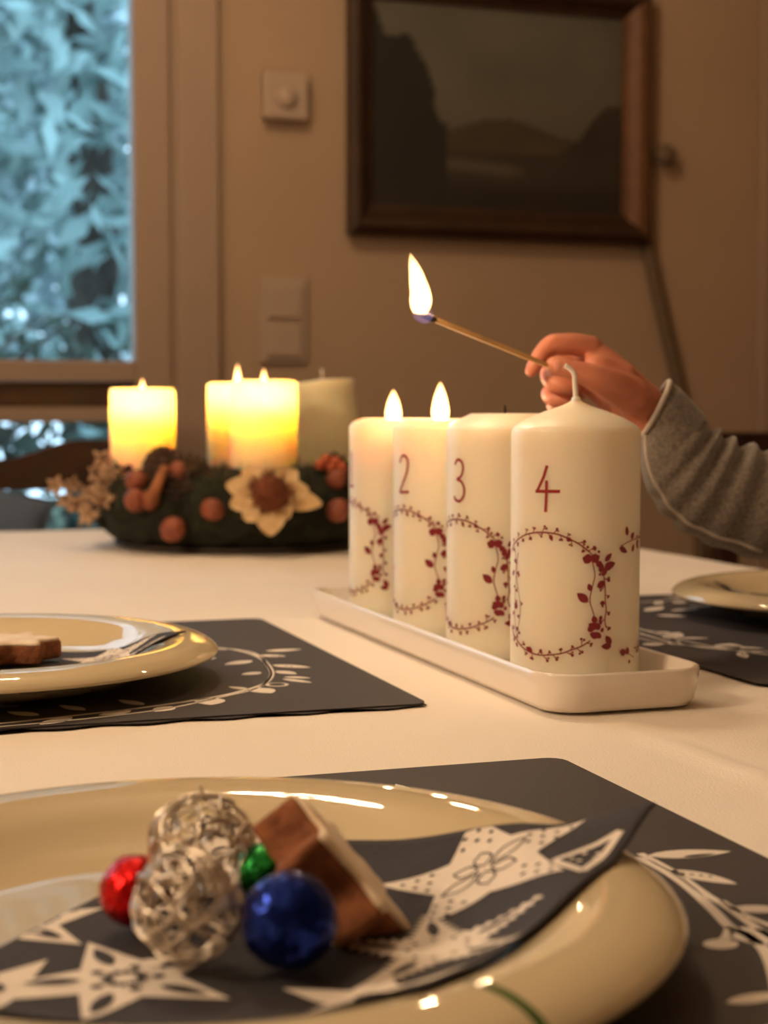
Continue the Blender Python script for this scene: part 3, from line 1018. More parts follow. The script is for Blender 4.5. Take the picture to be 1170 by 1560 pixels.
def tray():
    e = empty('candle_tray', (TRC, .945, TT)); tag(e, 'long white porcelain tray carrying the four numbered candles', 'tray')
    y0, y1 = .722, 1.158
    TC_, TS_ = math.cos(math.radians(0.5)), math.sin(math.radians(0.5))
    cy = (y0 + y1) / 2

    def ring(hx, hy, r, z):
        out = []
        for cx_, cy_, a0 in ((hx - r, -hy + r, -90), (hx - r, hy - r, 0), (-hx + r, hy - r, 90), (-hx + r, -hy + r, 180)):
            for k in range(9):
                a = math.radians(a0 + 90 * k / 8)
                x_, y_ = cx_ + r * math.cos(a), cy_ + r * math.sin(a)
                out.append(Vector((TRC - .0045 + x_ * TC_ - y_ * TS_, cy + x_ * TS_ + y_ * TC_, TT + z)))
        return out
    HX, HY = .0468, (y1 - y0) / 2
    rows = [ring(HX - .008, HY - .008, .016, .0002), ring(HX - .0045, HY - .0045, .018, .0006), ring(HX - .0025, HY - .0025, .020, .0035), ring(HX - .0008, HY - .0008, .021, .013),
            ring(HX, HY, .022, .0192), ring(HX - .0004, HY - .0004, .0217, .0200), ring(HX - .0014, HY - .0014, .021, .0204), ring(HX - .0026, HY - .0026, .020, .0200), ring(HX - .0031, HY - .0031, .0195, .0190),
            ring(HX - .0045, HY - .0045, .018, .0080), ring(HX - .0065, HY - .0065, .017, .0060), ring(HX - .0100, HY - .0100, .014, .0054)]
    n = len(rows[0]); vs = [p for r in rows for p in r]; fs = []
    for i in range(len(rows) - 1):
        for k in range(n):
            l = (k + 1) % n
            fs.append((i * n + k, i * n + l, (i + 1) * n + l, (i + 1) * n + k))
    fs.append(tuple(range(n))[::-1]); fs.append(tuple((len(rows) - 1) * n + k for k in range(n)))
    G().add(vs, fs).build('dish', M['porcelain_w'], e, fixn=True)


tray()

# ------------------------------------------------------------------ numbered candles
CR = .0350; CZ = TT + .0055; CH = .1375


def flame(parent, base, h, w, mt, lean=(0, 0), light=None, blue=True):
    b = Vector(base)
    prof = [(0, 0), (.45, .04), (.78, .12), (.97, .24), (1.0, .34), (.90, .48), (.76, .62), (.55, .76), (.33, .88), (.17, .95), (0, 1.0)]
    prof = spline(prof, 3)
    g = G().lathe((0, 0, 0), [(max(r, 0) * w / 2, z * h) for r, z in prof[:-1]] + [(0, h)], 20)
    for i, p in enumerate(g.v):
        t = p.z / h
        g.v[i] = b + Vector((p.x + lean[0] * t * t, p.y + lean[1] * t * t, p.z))
    g.build('flame', mt, parent)
    ld = bpy.data.lights.new('flame_light', 'POINT'); ld.energy = light or FLAME_W; ld.color = FLAME_COL; ld.shadow_soft_size = w * .35
    lo = bpy.data.objects.new('flame_light', ld); COL.objects.link(lo); lo.parent = parent
    lo.location = b + Vector((lean[0] * .2, lean[1] * .2, h * .42)) - ORG[parent]
    ld.cycles.cast_shadow = True if hasattr(ld.cycles, 'cast_shadow') else True


DIG = {1: [[(-.25, .34), (0, .5), (0, -.5)], [(-.28, -.5), (.28, -.5)]],
       2: [spline([(-.30, .30), (-.15, .46), (.05, .5), (.24, .40), (.26, .2), (.12, -.05), (-.10, -.28), (-.30, -.48)], 6) + [(.34, -.46)]],
       3: [spline([(-.26, .38), (-.08, .5), (.16, .45), (.24, .28), (.12, .10), (-.10, .03), (.14, -.02), (.30, -.18), (.26, -.38), (.04, -.5), (-.22, -.46), (-.30, -.38)], 6)],
       4: [[(.08, .5), (-.05, .25), (-.28, -.03), (-.38, -.06), (.55, -.05)], [(.06, .18), (.06, -.10), (.03, -.5)]]}


def zp(zx, zy):
    """point of the wreath drawing (measured on the fourth candle) -> arc length from the number, height above table"""
    px = 780 + zx / 5.318; py = 780 + zy / 5.318
    off = max(-.999, min(.999, (px - 879) / 98.0))
    an = math.asin(off)
    dist = .8744 - CR * math.cos(an)
    return (CR * (an - math.radians(-27)), CAM_H + (630 - py) * dist / FPX)


def wreath_ink():
    k = Ink(); rnd = random.Random(17)

    def sprigs(path, step, L=.0030, side0=1, dots=.00075):
        acc = 0; s = side0
        for a, b in zip(path[:-1], path[1:]):
            acc += math.dist(a, b)
            if acc < step: continue
            acc = 0; s = -s
            an = math.atan2(b[1] - a[1], b[0] - a[0]) + s * rnd.uniform(.7, 1.25)
            l = L * rnd.uniform(.7, 1.25)
            t = (a[0] + math.cos(an) * l, a[1] + math.sin(an) * l)
            k.stroke([a, t], .00045); k.dot(t, dots * rnd.uniform(.8, 1.35), 8)
            m = (a[0] + math.cos(an) * l * .55, a[1] + math.sin(an) * l * .55); an2 = an + rnd.choice((-.9, .9))
            t2 = (m[0] + math.cos(an2) * l * .5, m[1] + math.sin(an2) * l * .5)
            k.stroke([m, t2], .0004); k.dot(t2, dots * rnd.uniform(.6, 1.0), 8)
    P = lambda *pts: [zp(*p) for p in spline(pts, 6)]
    top = P((22, 330), (40, 270), (85, 220), (150, 185), (250, 168), (380, 180), (470, 215), (560, 262), (640, 325))
    bot = P((22, 930), (40, 1000), (70, 1050), (120, 1115), (210, 1165), (300, 1175), (420, 1160), (500, 1130), (585, 1095), (650, 1050))
    inn = P((650, 350), (670, 440), (682, 520), (660, 620), (645, 720), (665, 800), (690, 880))
    out = P((735, 420), (752, 520), (763, 620), (765, 720), (772, 800), (762, 880), (775, 945))
    for p, w in ((top, .00080), (bot, .00072), (inn, .00055), (out, .00065)): k.stroke(p, w)
    sprigs(top, .0026); sprigs(bot, .0028, side0=-1); sprigs(out, .0036, .0026)
    # left stem, mirrored idea, seen edge-on in the photograph
    lft = [(-.0195 - .0022 * math.sin(i / 12 * math.pi * 2.2), .0755 - (.0755 - .031) * i / 12) for i in range(13)]
    k.stroke(lft, .00045); sprigs(lft, .0042, .0024)
    lf2 = [(-.0230 + .0010 * math.sin(i / 12 * 7), .076 - (.076 - .032) * i / 12) for i in range(13)]
    k.stroke(lf2, .0004); sprigs(lf2, .005, .0024)
    LV = [((655, 400), (585, 370), .0058), ((650, 395), (720, 355), .0060), ((640, 340), (600, 420), .0045), ((735, 440), (690, 400), .0045), ((755, 450), (842, 410), .0050), ((760, 400), (812, 332), .0036),
          ((765, 470), (820, 420), .0040), ((720, 490), (745, 420), .0040), ((745, 520), (775, 440), .0036), ((632, 735), (545, 662), .0056), ((655, 645), (632, 582), .0036), ((762, 565), (698, 612), .0046),
          ((690, 905), (672, 845), .0042), ((700, 950), (635, 912), .0052), ((665, 980), (640, 925), .0046), ((720, 960), (690, 900), .0044), ((712, 1020), (645, 990), .0046), ((735, 1025), (680, 980), .0040),
          ((812, 1080), (770, 1005), .0046), ((815, 1092), (735, 1095), .0044), ((760, 730), (722, 745), .0026), ((745, 860), (715, 862), .0030), ((735, 980), (750, 940), .0024),
          ((200, 1150), (145, 1110), .0036), ((60, 800), (62, 735), .0050), ((30, 520), (48, 480), .0030), ((330, 185), (352, 240), .0028), ((460, 215), (500, 235), .0032),
          ((935, 190), (928, 110), .0038), ((965, 215), (990, 160), .0042), ((872, 285), (935, 325), .0040), ((975, 320), (990, 255), .0036), ((1010, 235), (1025, 295), .0034),
          ((930, 1150), (880, 1130), .0048), ((940, 1160), (945, 1095), .0050), ((1040, 1080), (1030, 1140), .0036)]
    for a, b, w in LV: k.leaf(zp(*a), zp(*b), w * .80)
    k.stroke(P((885, 275), (940, 240), (1000, 215), (1040, 200)), .0005); k.stroke(P((940, 1140), (975, 1165), (1000, 1180)), .0004); k.dot(zp(960, 1215), .0011)
    k.stroke(P((640, 325), (665, 350), (690, 335)), .0005); k.dot(zp(680, 295), .0011); k.dot(zp(712, 322), .0008); k.dot(zp(625, 285), .0008)
    # the companion wreath that continues round the back of the candle
    for m in (1,):
        base = .060
        ov = [(base + .024 * math.cos(math.radians(t)), .0545 + .030 * math.sin(math.radians(t))) for t in range(-100, 101, 6)]
        k.stroke(ov, .0005); sprigs(ov, .0040)
    return k


WINK = wreath_ink()


def numbered_candle(i, label, num_deg, style, wick_off=(0, 0), flame_h=0):
    y = .798 + .1007 * i
    c = Vector((TRC, y, CZ))
    e = empty('pillar_candle', c); tag(e, label, 'candle', None)
    H = CH
    base = [(0, 0), (CR - .0015, 0), (CR, .0015)] + [(CR, H * k / 14) for k in range(1, 14)] + [(CR, H - .0030), (CR - .0006, H - .0012), (CR - .0022, H + .0006)]
    if style == 'new':
        prof = base + [(.026, H + .0046), (.017, H + .0082), (.008, H + .0112), (.004, H + .0130), (.0024, H + .0142), (0, H + .0145)]
    elif style == 'used':
        prof = base + [(.0290, H + .0028), (.0220, H + .0062), (.0200, H + .0071), (.0185, H + .0070), (.0165, H + .0050), (.0110, H + .0034), (0, H + .0030)]
    else:
        d = .006
        prof = base + [(.0315, H + .0014), (.0270, H + .0030), (.0245, H + .0036), (.0225, H + .0030), (.0200, H - .0005), (.0160, H - d * .8), (.0110, H - d), (0, H - d)]
    G().lathe(c, prof, 72).build('wax_body', M['wax'], e, fixn=True)
    # direction from the candle to the camera, then the number's bearing
    v = CAMP - c; a0 = math.atan2(v.y, v.x)
    an0 = a0 + math.radians(num_deg)

    def to3(s, z):
        a = an0 + s / CR
        return Vector((c.x + (CR + .00012) * math.cos(a), c.y + (CR + .00012) * math.sin(a), TT + z))
    ik = Ink()
    for st in DIG[i_num(i)]:
        ik.stroke([(p[0] * .0155, .1105 + p[1] * .0245) for p in st], .0017)
    ik.lay(to3, .0015).build('printed_number', M['print_r2'], e)
    WINK.lay(to3, .0020).build('printed_wreath', M['print_r'], e)
    top = c + Vector((wick_off[0], wick_off[1], 0))
    if style == 'new':
        t = c + Vector((0, 0, H + .013))
        rt = RIGHT
        pts = [t, t + Vector((0, 0, .004)) - rt * .0002, t + Vector((0, 0, .0095)) - rt * .0006, t + Vector((0, 0, .0150)) - rt * .0010, t + Vector((0, 0, .0180)) - rt * .0030, t + Vector((0, 0, .0200)) - rt * .0062]
        G().tube(spline([tuple(p) for p in pts], 4), .00135, 10).build('wick', M['wick_w'], e)
        g = G().sphere(t + Vector((0, 0, .0012)), .0026, 12, 8); g.build('wick_wax', M['wax'], e)
    elif style == 'used':
        t = c + Vector((0, 0, H + .0025))
        G().tube([t, t + Vector((.0003, 0, .005)), t + Vector((0, 0, .0095))], [.0009, .0009, .0006], 8).build('wick', M['wick_b'], e)
    else:
        t = top + Vector((0, 0, H - .006))
        G().tube([t, t + Vector((0, 0, .004)), t + Vector((.001, 0, .009))], .0008, 8).build('wick', M['wick_b'], e)
        flame(e, t + Vector((0, 0, .0048)), flame_h, .0122, M['flame'])
    return e


def i_num(i): return 4 - i


numbered_candle(0, 'unlit white candle printed with a red 4, tall white wick still new', -27, 'new')
numbered_candle(1, 'white candle printed with a red 3, put out, with a short black wick', -50, 'used')
numbered_candle(2, 'burning white candle printed with a red 2', -52, 'lit', tuple(-RIGHT.xy * .0040), .0295)
numbered_candle(3, 'burning white candle printed with a red 1 at the end of the tray', -71, 'lit', tuple(-RIGHT.xy * .0030), .0258)

# ------------------------------------------------------------------ advent wreath at the end of the table
WC = Vector((.425, 1.815, TT))
wr = empty('advent_wreath', WC); tag(wr, 'dark green moss advent wreath with cones, nuts and a dried flower around cream candles', 'wreath')
G().lathe(WC, [(0, .0), (.140, .0), (.148, .003), (.147, .006), (0, .006)], 48).build('dish', M['plinth'], wr, fixn=True)
WR, Wr = .113, .056


def moss():
    g = G(); vs = []; fs = []
    A, B = 90, 28
    for i in range(A):
        a = 2 * math.pi * i / A
        for j in range(B):
            b = 2 * math.pi * j / B
            q = Vector((math.cos(a) * 6, math.sin(a) * 6, math.cos(b) * 3)) + Vector((0, 0, math.sin(b)))
            r = Wr * (1 + .14 * noise.noise(q) + .10 * noise.noise(q * 2.7))
            R = WR + r * math.cos(b)
            z = .006 + .040 + r * .80 * math.sin(b)
            vs.append(WC + Vector((R * math.cos(a), R * math.sin(a), max(z, .0062))))
    for i in range(A):
        for j in range(B):
            k, l = (i + 1) % A, (j + 1) % B
            fs.append((i * B + j, k * B + j, k * B + l, i * B + l))
    g.add(vs, fs); g.build('moss_ring', M['moss'], wr)
    rnd = random.Random(6); n = G()
    for _ in range(5200):
        a = rnd.uniform(0, 6.283); b = rnd.uniform(-.6, 3.8)
        u = Vector((math.cos(a) * math.cos(b), math.sin(a) * math.cos(b), math.sin(b)))
        p = WC + Vector((WR * math.cos(a), WR * math.sin(a), .046)) + Vector((u.x, u.y, u.z * .8)) * Wr * rnd.uniform(.9, 1.05)
        d = (u + Vector((rnd.gauss(0, .6), rnd.gauss(0, .6), rnd.gauss(0, .5)))).normalized()
        s = d.orthogonal().normalized() * .0009; L = rnd.uniform(.006, .014)
        q = p + d * L
        if q.z < TT + .008: continue
        n.add([p - s, p + s, q], [(0, 1, 2)], False)
    o = n.build('needles', M['needle'], wr); o['kind'] = 'stuff'


moss()


def wpt(px, py, depth): return unproj(px, py, depth)


def pine_cone(p, r, axis, seed):
    rnd = random.Random(seed); g = G(); ax = Vector(axis).normalized(); u = ax.orthogonal().normalized(); w = ax.cross(u); p = Vector(p)
    g.lathe(p, [(0, -r), (r * .55, -r * .8), (r * .62, 0), (r * .35, r * .9), (0, r * 1.2)], 10, axis=ax)
    for k in range(56):
        t = k / 56; a = k * 2.39996; rr = r * (.62 + .35 * math.sin(math.pi * (.15 + .8 * t))); z = -r * .9 + 2.0 * r * t
        d = u * math.cos(a) + w * math.sin(a); s = ax.cross(d)
        c = p + ax * z; sz = r * .42 * (1.05 - .6 * t)
        g.add([c + d * rr * .45 - s * sz * .6, c + d * rr * .45 + s * sz * .6, c + d * (rr + sz * .35) + s * sz * .45 + ax * sz * .7, c + d * (rr + sz * .35) - s * sz * .45 + ax * sz * .7, c + d * rr * .5 + ax * sz * .55],
              [(0, 1, 2, 3), (3, 2, 4), (0, 3, 4), (1, 4, 2)], False)
    return g.build('pine_cone', M['cone'], wr)


for k, (px, py, dp, r) in enumerate(((205, 722, 1.79, .021), (250, 716, 1.75, .022), (290, 728, 1.74, .023), (275, 757, 1.72, .019), (325, 740, 1.73, .018), (505, 722, 1.78, .019), (520, 745, 1.77, .018), (185, 745, 1.80, .018), (560, 730, 1.85, .02))):
    pine_cone(wpt(px, py, dp), r, (RND.uniform(-.6, .6), -.6, RND.uniform(.2, 1)), k)
nut_me = None
for k, (px, py, dp, r) in enumerate(((208, 733, 1.735, .0125), (207, 763, 1.715, .0125), (263, 807, 1.700, .0135), (323, 776, 1.695, .0125), (515, 778, 1.715, .0125), (228, 762, 1.715, .011), (272, 717, 1.725, .011), (512, 730, 1.745, .011))):
    p = wpt(px, py, dp)
    G().lathe(p, [(0, -r), (r * .55, -r * .88), (r * .9, -r * .45), (r, 0), (r * .9, r * .5), (r * .55, r * .95), (.0, r * 1.2)], 16, axis=(RND.uniform(-1, 1), -.4, RND.uniform(-.5, 1))).build('hazelnut', M['nut'], wr)
for (a, b) in (((226, 765, 1.70), (252, 712, 1.72)), ((232, 768, 1.705), (246, 722, 1.71))):
    G().tube([wpt(*a), wpt(*b)], .0052, 10).build('cinnamon_stick', M['cinn'], wr)


# dried flower with papery petals
def petal(p0, p1, w, n=8):
    g = G(); p0 = Vector(p0); p1 = Vector(p1); d = p1 - p0; s = d.cross(FWD).normalized(); up = s.cross(d).normalized()
    vs = []; fs = []
    for lay in (0, .0012):
        for i in range(n + 1):
            t = i / n; hw = w / 2 * (math.sin(math.pi * (.18 + .80 * t)) ** .7)
            c = p0 + d * t - FWD * (.004 * math.sin(math.pi * t)) + FWD * lay
            vs += [c - s * hw, c - FWD * -.003, c + s * hw]
    m = 3 * (n + 1)
    for L in (0, 1):
        for i in range(n):
            for k in (0, 1):
                a = L * m + 3 * i + k
                fs.append((a, a + 1, a + 4, a + 3) if L == 0 else (a, a + 3, a + 4, a + 1))
    g.add(vs, fs); return g


FC = wpt(412, 752, 1.680)
for (px, py, dz, w) in ((350, 770, .01, .030), (372, 792, .0, .034), (412, 816, -.004, .036), (440, 790, .0, .030), (344, 738, .02, .030), (370, 715, .03, .030), (470, 745, .01, .028), (490, 768, .012, .026), (452, 716, .03, .030)):
    petal(FC + FWD * .012, wpt(px, py, 1.678 + dz), w).build('dried_petal', M['petal'], wr)
g = G().sphere(FC, .0200, 18, 12, (1, .8, .95))
rf = random.Random(4)
for _ in range(160):
    d = Vector((rf.gauss(0, 1), rf.gauss(0, 1), rf.gauss(0, 1))).normalized()
    if d.dot(FWD) > .3: continue
    a = FC + Vector((d.x, d.y * .8, d.z * .95)) * .020; s = d.orthogonal().normalized() * .0016
    g.add([a - s, a + s, a + d * .008 + Vector((0, 0, .002))], [(0, 1, 2)], False)
g.build('flower_head', M['petal_c'], wr)
# pale dried pods sticking out at the side
for k, (px, py, dp, r) in enumerate(((85, 740, 1.80, .011), (112, 738, 1.80, .010), (102, 762, 1.79, .012), (120, 770, 1.78, .013), (148, 722, 1.79, .012), (158, 700, 1.79, .013), (160, 738, 1.78, .014), (140, 752, 1.78, .012), (135, 785, 1.77, .012), (170, 720, 1.78, .012), (160, 760, 1.76, .012))):
    p = wpt(px, py, dp); g = G()
    q = wpt(185, 775, 1.79)
    for j in range(5):
        a = j * 1.2566; d = (RIGHT * math.cos(a) + UP * math.sin(a) - FWD * .3).normalized()
        rr_ = r * RND.uniform(.30, .52)
        g.lathe(p + d * r * .5, [(0, -rr_), (rr_ * .7, -rr_ * .5), (rr_ * .8, .2 * rr_), (rr_ * .3, rr_ * 1.2), (0, rr_ * 1.7)], 8, axis=d + Vector((RND.uniform(-.5, .5), 0, RND.uniform(-.5, .5))))
    g.tube([p, (p + q) / 2 + Vector((0, 0, .006)), q], .0014, 6)
    g.build('dried_pod', M['pale'], wr)
for (px, py) in ((497, 700), (512, 704), (488, 708), (520, 712), (505, 712)):
    G().sphere(wpt(px, py, 1.75), .0065, 10, 8).build('orange_berry', M['orange'], wr)


def wreath_candle(px, top_y, depth, label, lit, tilt=0.0, fh=.02, deep=.022, zb=.03):
    top = unproj(px, top_y, depth); R = .0365
    c = Vector((top.x, top.y, TT + zb)); H = top.z - c.z
    e = empty('wreath_candle', c); tag(e, label, 'candle', 'cream candles standing in the advent wreath')
    if lit:
        prof = [(0, 0), (R - .002, 0), (R, .002)] + [(R, H * k / 12) for k in range(1, 12)] + [(R, H - .004), (R - .001, H - .001), (R - .004, H), (R - .007, H - .0015), (R - .0095, H - .006), (R - .0115, H - deep * .85), (R - .018, H - deep), (0, H - deep)]
    else:
        prof = [(0, 0), (R - .002, 0), (R, .002)] + [(R, H * k / 12) for k in range(1, 12)] + [(R, H - .002), (R - .001, H - .0005), (R - .003, H), (.006, H + .002), (0, H + .002)]
    g = G().lathe(c, prof, 56)
    rot = Matrix.Rotation(tilt, 4, FWD)
    piv = c
    g.v = [piv + rot @ (p - piv) for p in g.v]
    g.build('wax_body', M['wax_cream'] if lit else M['wax_plain'], e, fixn=True)
    tr = lambda p: piv + rot @ (Vector(p) - piv)
    if lit:
        t = c + Vector((0, 0, H - deep))
        G().tube([tr(t), tr(t + Vector((0, 0, .008)))], .001, 8).build('wick', M['wick_b'], e)
        flame(e, tr(t + Vector((0, 0, .004))), fh, .012, M['flame'], light=FLAME_W * 4.0)
    else:
        t = c + Vector((0, 0, H + .001))
        G().tube([tr(t), tr(t + Vector((0, 0, .007))), tr(t + Vector((.001, 0, .013)))], .0011, 8).build('wick', M['wick_w'], e)


wreath_candle(217, 592, 1.80, 'lower cream candle burning at the wreath end with the pale dried pods', True, 0, .044, .036)
wreath_candle(362, 584, 1.93, 'burning cream candle standing behind another one in the wreath', True, 0, .056, .036)
wreath_candle(402, 580, 1.765, 'burning cream candle above the large dried flower of the wreath', True, 0, .048, .038)
wreath_candle(511, 580, 1.88, 'unlit cream candle leaning slightly in the wreath', False, math.radians(-5.5))

# ------------------------------------------------------------------ sweets on the near plate
WELL = PLZ + .0098


def foil_ball(px, py, r, m, label, depth=None, seed=0, zlift=0.0):
    zc = WELL + r + zlift
    p = onplane(px, py, zc)
    e = empty('foil_ball', (p.x, p.y, zc - r)); tag(e, label, 'chocolate', 'foil wrapped chocolate balls')
    bm = bmesh.new(); bmesh.ops.create_icosphere(bm, subdivisions=5, radius=r)
    for v in bm.verts:
        d = v.co.normalized()
        k = noise.noise(d * 3.1 + Vector((seed, 0, 0))) * .035 + abs(noise.noise(d * 8 + Vector((0, seed, 0)))) * .028 + noise.noise(d * 19) * .008
        v.co = d * r * (1 + k - .02)
    bm.verts.index_update()
    G().add([v.co + Vector((p.x, p.y, zc)) for v in bm.verts], [tuple(v.index for v in f.verts) for f in bm.faces]).build('foil', m, e)
    bm.free()
    # twisted foil seam on the underside
    g = G()
    for k in range(7):
        a = k * .9; g.add([(p.x + .2 * r * math.cos(a), p.y + .2 * r * math.sin(a), zc - r * .97), (p.x + .2 * r * math.cos(a + .5), p.y + .2 * r * math.sin(a + .5), zc - r * .97), (p.x + .1 * r * math.cos(a), p.y + .1 * r * math.sin(a), zc - r * .995), (p.x + .35 * r * math.cos(a + .2), p.y + .35 * r * math.sin(a + .2), zc - r * .93)], [(0, 1, 2), (0, 3, 1)])
    g.build('foil_fold', m, e)


foil_ball(206, 1357, .0098, M['foil_r'], 'red foil chocolate ball beside the silver wire balls', seed=3)
foil_ball(441, 1402, .0123, M['foil_b'], 'blue foil chocolate ball in front of the leaning cookie', seed=7)
foil_ball(403, 1330, .0086, M['foil_g'], 'small green foil chocolate ball behind the blue one', seed=11)


def wire_ball(px, py, r, label, seed, lift=0.0):
    rnd = random.Random(seed)
    zc = WELL + r + lift; c = onplane(px, py, zc)
    e = empty('wire_ball', (c.x, c.y, zc - r)); tag(e, label, 'wire ball')
    g = G()
    for k in range(30):
        n = Vector((rnd.gauss(0, 1), rnd.gauss(0, 1), rnd.gauss(0, 1))).normalized(); u = n.orthogonal().normalized(); w = n.cross(u)
        off = rnd.uniform(-.75, .75) * r; rr = math.sqrt(max(r * r * rnd.uniform(.86, 1.0) - off * off, r * r * .05))
        a0 = rnd.uniform(0, 6.28); ln = rnd.uniform(2.2, 6.0); st = 22
        pts = []
        for i in range(st + 1):
            a = a0 + ln * i / st
            q = n * off + (u * math.cos(a) + w * math.sin(a)) * rr * (1 + .05 * math.sin(3 * a + k))
            if q.length > r: q = q * (r / q.length)
            pts.append(c + q)
        g.tube(pts, .00046, 5)
    for k in range(34):
        d1 = Vector((rnd.gauss(0, 1), rnd.gauss(0, 1), rnd.gauss(0, 1))).normalized(); d2 = (d1 + Vector((rnd.gauss(0, .9), rnd.gauss(0, .9), rnd.gauss(0, .9)))).normalized()
        g.tube([c + d1 * r * rnd.uniform(.7, .99), c + (d1 + d2).normalized() * r * .9, c + d2 * r * rnd.uniform(.7, .99)], .00042, 5)
    g.build('wire', M['silver'], e)
    G().tube([c + Vector((0, 0, r * .9)), c + Vector((.0004, 0, r * 1.05)), c + Vector((-.0004, 0, r * 1.16))], .0005, 5).build('wire_end', M['silver'], e)


wire_ball(287, 1376, .0146, 'silver wire ball in front, pressed against the red foil ball', 1)
wire_ball(306, 1292, .0156, 'silver wire ball standing further back towards the plate rim', 2)


# star cookies
def cookie_star(R, n=6, k=.58, rnd=None):
    out = []
    st = star_poly((0, 0), R, math.pi / 6, n, k)
    m = len(st)
    for i in range(m):
        a, b, c = st[i - 1], st[i], st[(i + 1) % m]
        f = .30
        p = (b[0] + (a[0] - b[0]) * f, b[1] + (a[1] - b[1]) * f); q = (b[0] + (c[0] - b[0]) * f, b[1] + (c[1] - b[1]) * f)
        for t in (0, .25, .5, .75, 1):
            out.append(((1 - t) ** 2 * p[0] + 2 * t * (1 - t) * b[0] + t * t * q[0], (1 - t) ** 2 * p[1] + 2 * t * (1 - t) * b[1] + t * t * q[1]))
    return out


def cookie(centre, ex, ey, ez, R, th, label, spin=0.0):
    c = Vector(centre); ex, ey, ez = [Vector(v).normalized() for v in (ex, ey, ez)]
    poly = cookie_star(R)
    cs, sn = math.cos(spin), math.sin(spin)
    poly = [(x * cs - y * sn, x * sn + y * cs) for x, y in poly]
    to3 = lambda x, y, h: c + ex * x + ey * y + ez * h

    def slab(rows):
        n = len(poly); vs = []; fs = []
        for s, h in rows:
            vs += [to3(x * s + .0004 * noise.noise(Vector((x * 300, y * 300, h * 300))), y * s, h + .0006 * noise.noise(Vector((x * 150, y * 150, 9)))) for x, y in poly]
        for i in range(len(rows) - 1):
            for k in range(n):
                l = (k + 1) % n
                fs.append((i * n + k, i * n + l, (i + 1) * n + l, (i + 1) * n + k))
        b = len(vs); vs += [to3(0, 0, rows[0][1]), to3(0, 0, rows[-1][1])]
        for k in range(n):
            l = (k + 1) % n
            fs += [(b, l, k), (b + 1, (len(rows) - 1) * n + k, (len(rows) - 1) * n + l)]
        return G().add(vs, fs)
    low = min((to3(x, y, h) for x, y in poly for h in (0, th)), key=lambda p: p.z)
    e = empty('star_cookie', low); tag(e, label, 'cookie', None)
    slab([(.96, 0), (1.0, .0012), (1.0, th * .5), (.995, th - .0016), (.97, th - .0004)]).build('biscuit', M['cookie'], e, fixn=True)
    slab([(.955, th - .0003), (.962, th + .0004), (.93, th + .0013), (.80, th + .0017)]).build('icing', M['icing'], e, fixn=True)
    return e


# leaning cookie: faces up and away from the foil balls
VZ = ray(530, 1330).normalized()
ax_l = (RIGHT * .62 - UP * .78)                    # long way, down to the supporting tip
nrm = (RIGHT * .70 + UP * .60 + VZ * .06).normalized()
ex = (ax_l - nrm * ax_l.dot(nrm)).normalized(); ey = nrm.cross(ex)
COOK = unproj(505, 1345, .440)
cookie(COOK - nrm * .0075, ex, ey, nrm, .0275, .0150, 'iced cinnamon star cookie leaning on its points against the blue foil ball', spin=0.45)
pc = onplane(52, 990, PLZ + .016)
cookie(Vector((pc.x - .012, pc.y + .006, WELL + .0006)), (1, .3, 0), (-.3, 1, 0), (0, 0, 1), .0300, .0105, 'iced cinnamon star cookie lying flat on its napkin', spin=.2)


# ------------------------------------------------------------------ match
HEAD = unproj(648, 481, .935)
TAIL = unproj(872, 572, .985)
mt_ = empty('match', HEAD); tag(mt_, 'long burning wooden match held between thumb and forefinger', 'match')
d = (TAIL - HEAD).normalized()
G().tube([HEAD + d * .004, HEAD + (TAIL - HEAD) * .5, TAIL], [.0021, .0020, .0019], 4).build('stick', M['matchwood'], mt_, smooth=False)
hd = G().tube([HEAD - d * .0030, HEAD - d * .0016, HEAD + d * .001, HEAD + d * .004, HEAD + d * .0068], [.0008, .0019, .0023, .0021, .0020], 10)
hd.build('burnt_head', M['char'], mt_)


def match_flame():
    cols = [(640, 478, 10), (641, 470, 15), (642, 458, 17.5), (641, 445, 16), (638, 432, 14), (635, 418, 11.5), (631, 404, 8), (628, 394, 4.5), (626, 385, .6)]
    cs = spline(cols, 4); g = G()
    pts = [unproj(x - 1, y, .932) for x, y, r in cs]
    g.tube(pts, [max(r, .3) * .932 / FPX for x, y, r in cs], 16)
    g.build('flame', M['flame_m'], mt_)
    c2 = spline([(633, 474, 4), (634, 480, 6), (640, 484, 7), (648, 487, 7), (654, 482, 6), (656, 472, 3)], 4)
    G().tube([unproj(x, y, .930) for x, y, r in c2], [max(r, .5) * .93 / FPX for x, y, r in c2], 12).build('flame_base', M['flame_b'], mt_)
    ld = bpy.data.lights.new('match_light', 'POINT'); ld.energy = FLAME_W * 1.5; ld.color = FLAME_COL; ld.shadow_soft_size = .005
    lo = bpy.data.objects.new('match_light', ld); COL.objects.link(lo); lo.parent = mt_; lo.location = unproj(639, 445, .932) - HEAD


match_flame()

# ------------------------------------------------------------------ the child lighting the candles


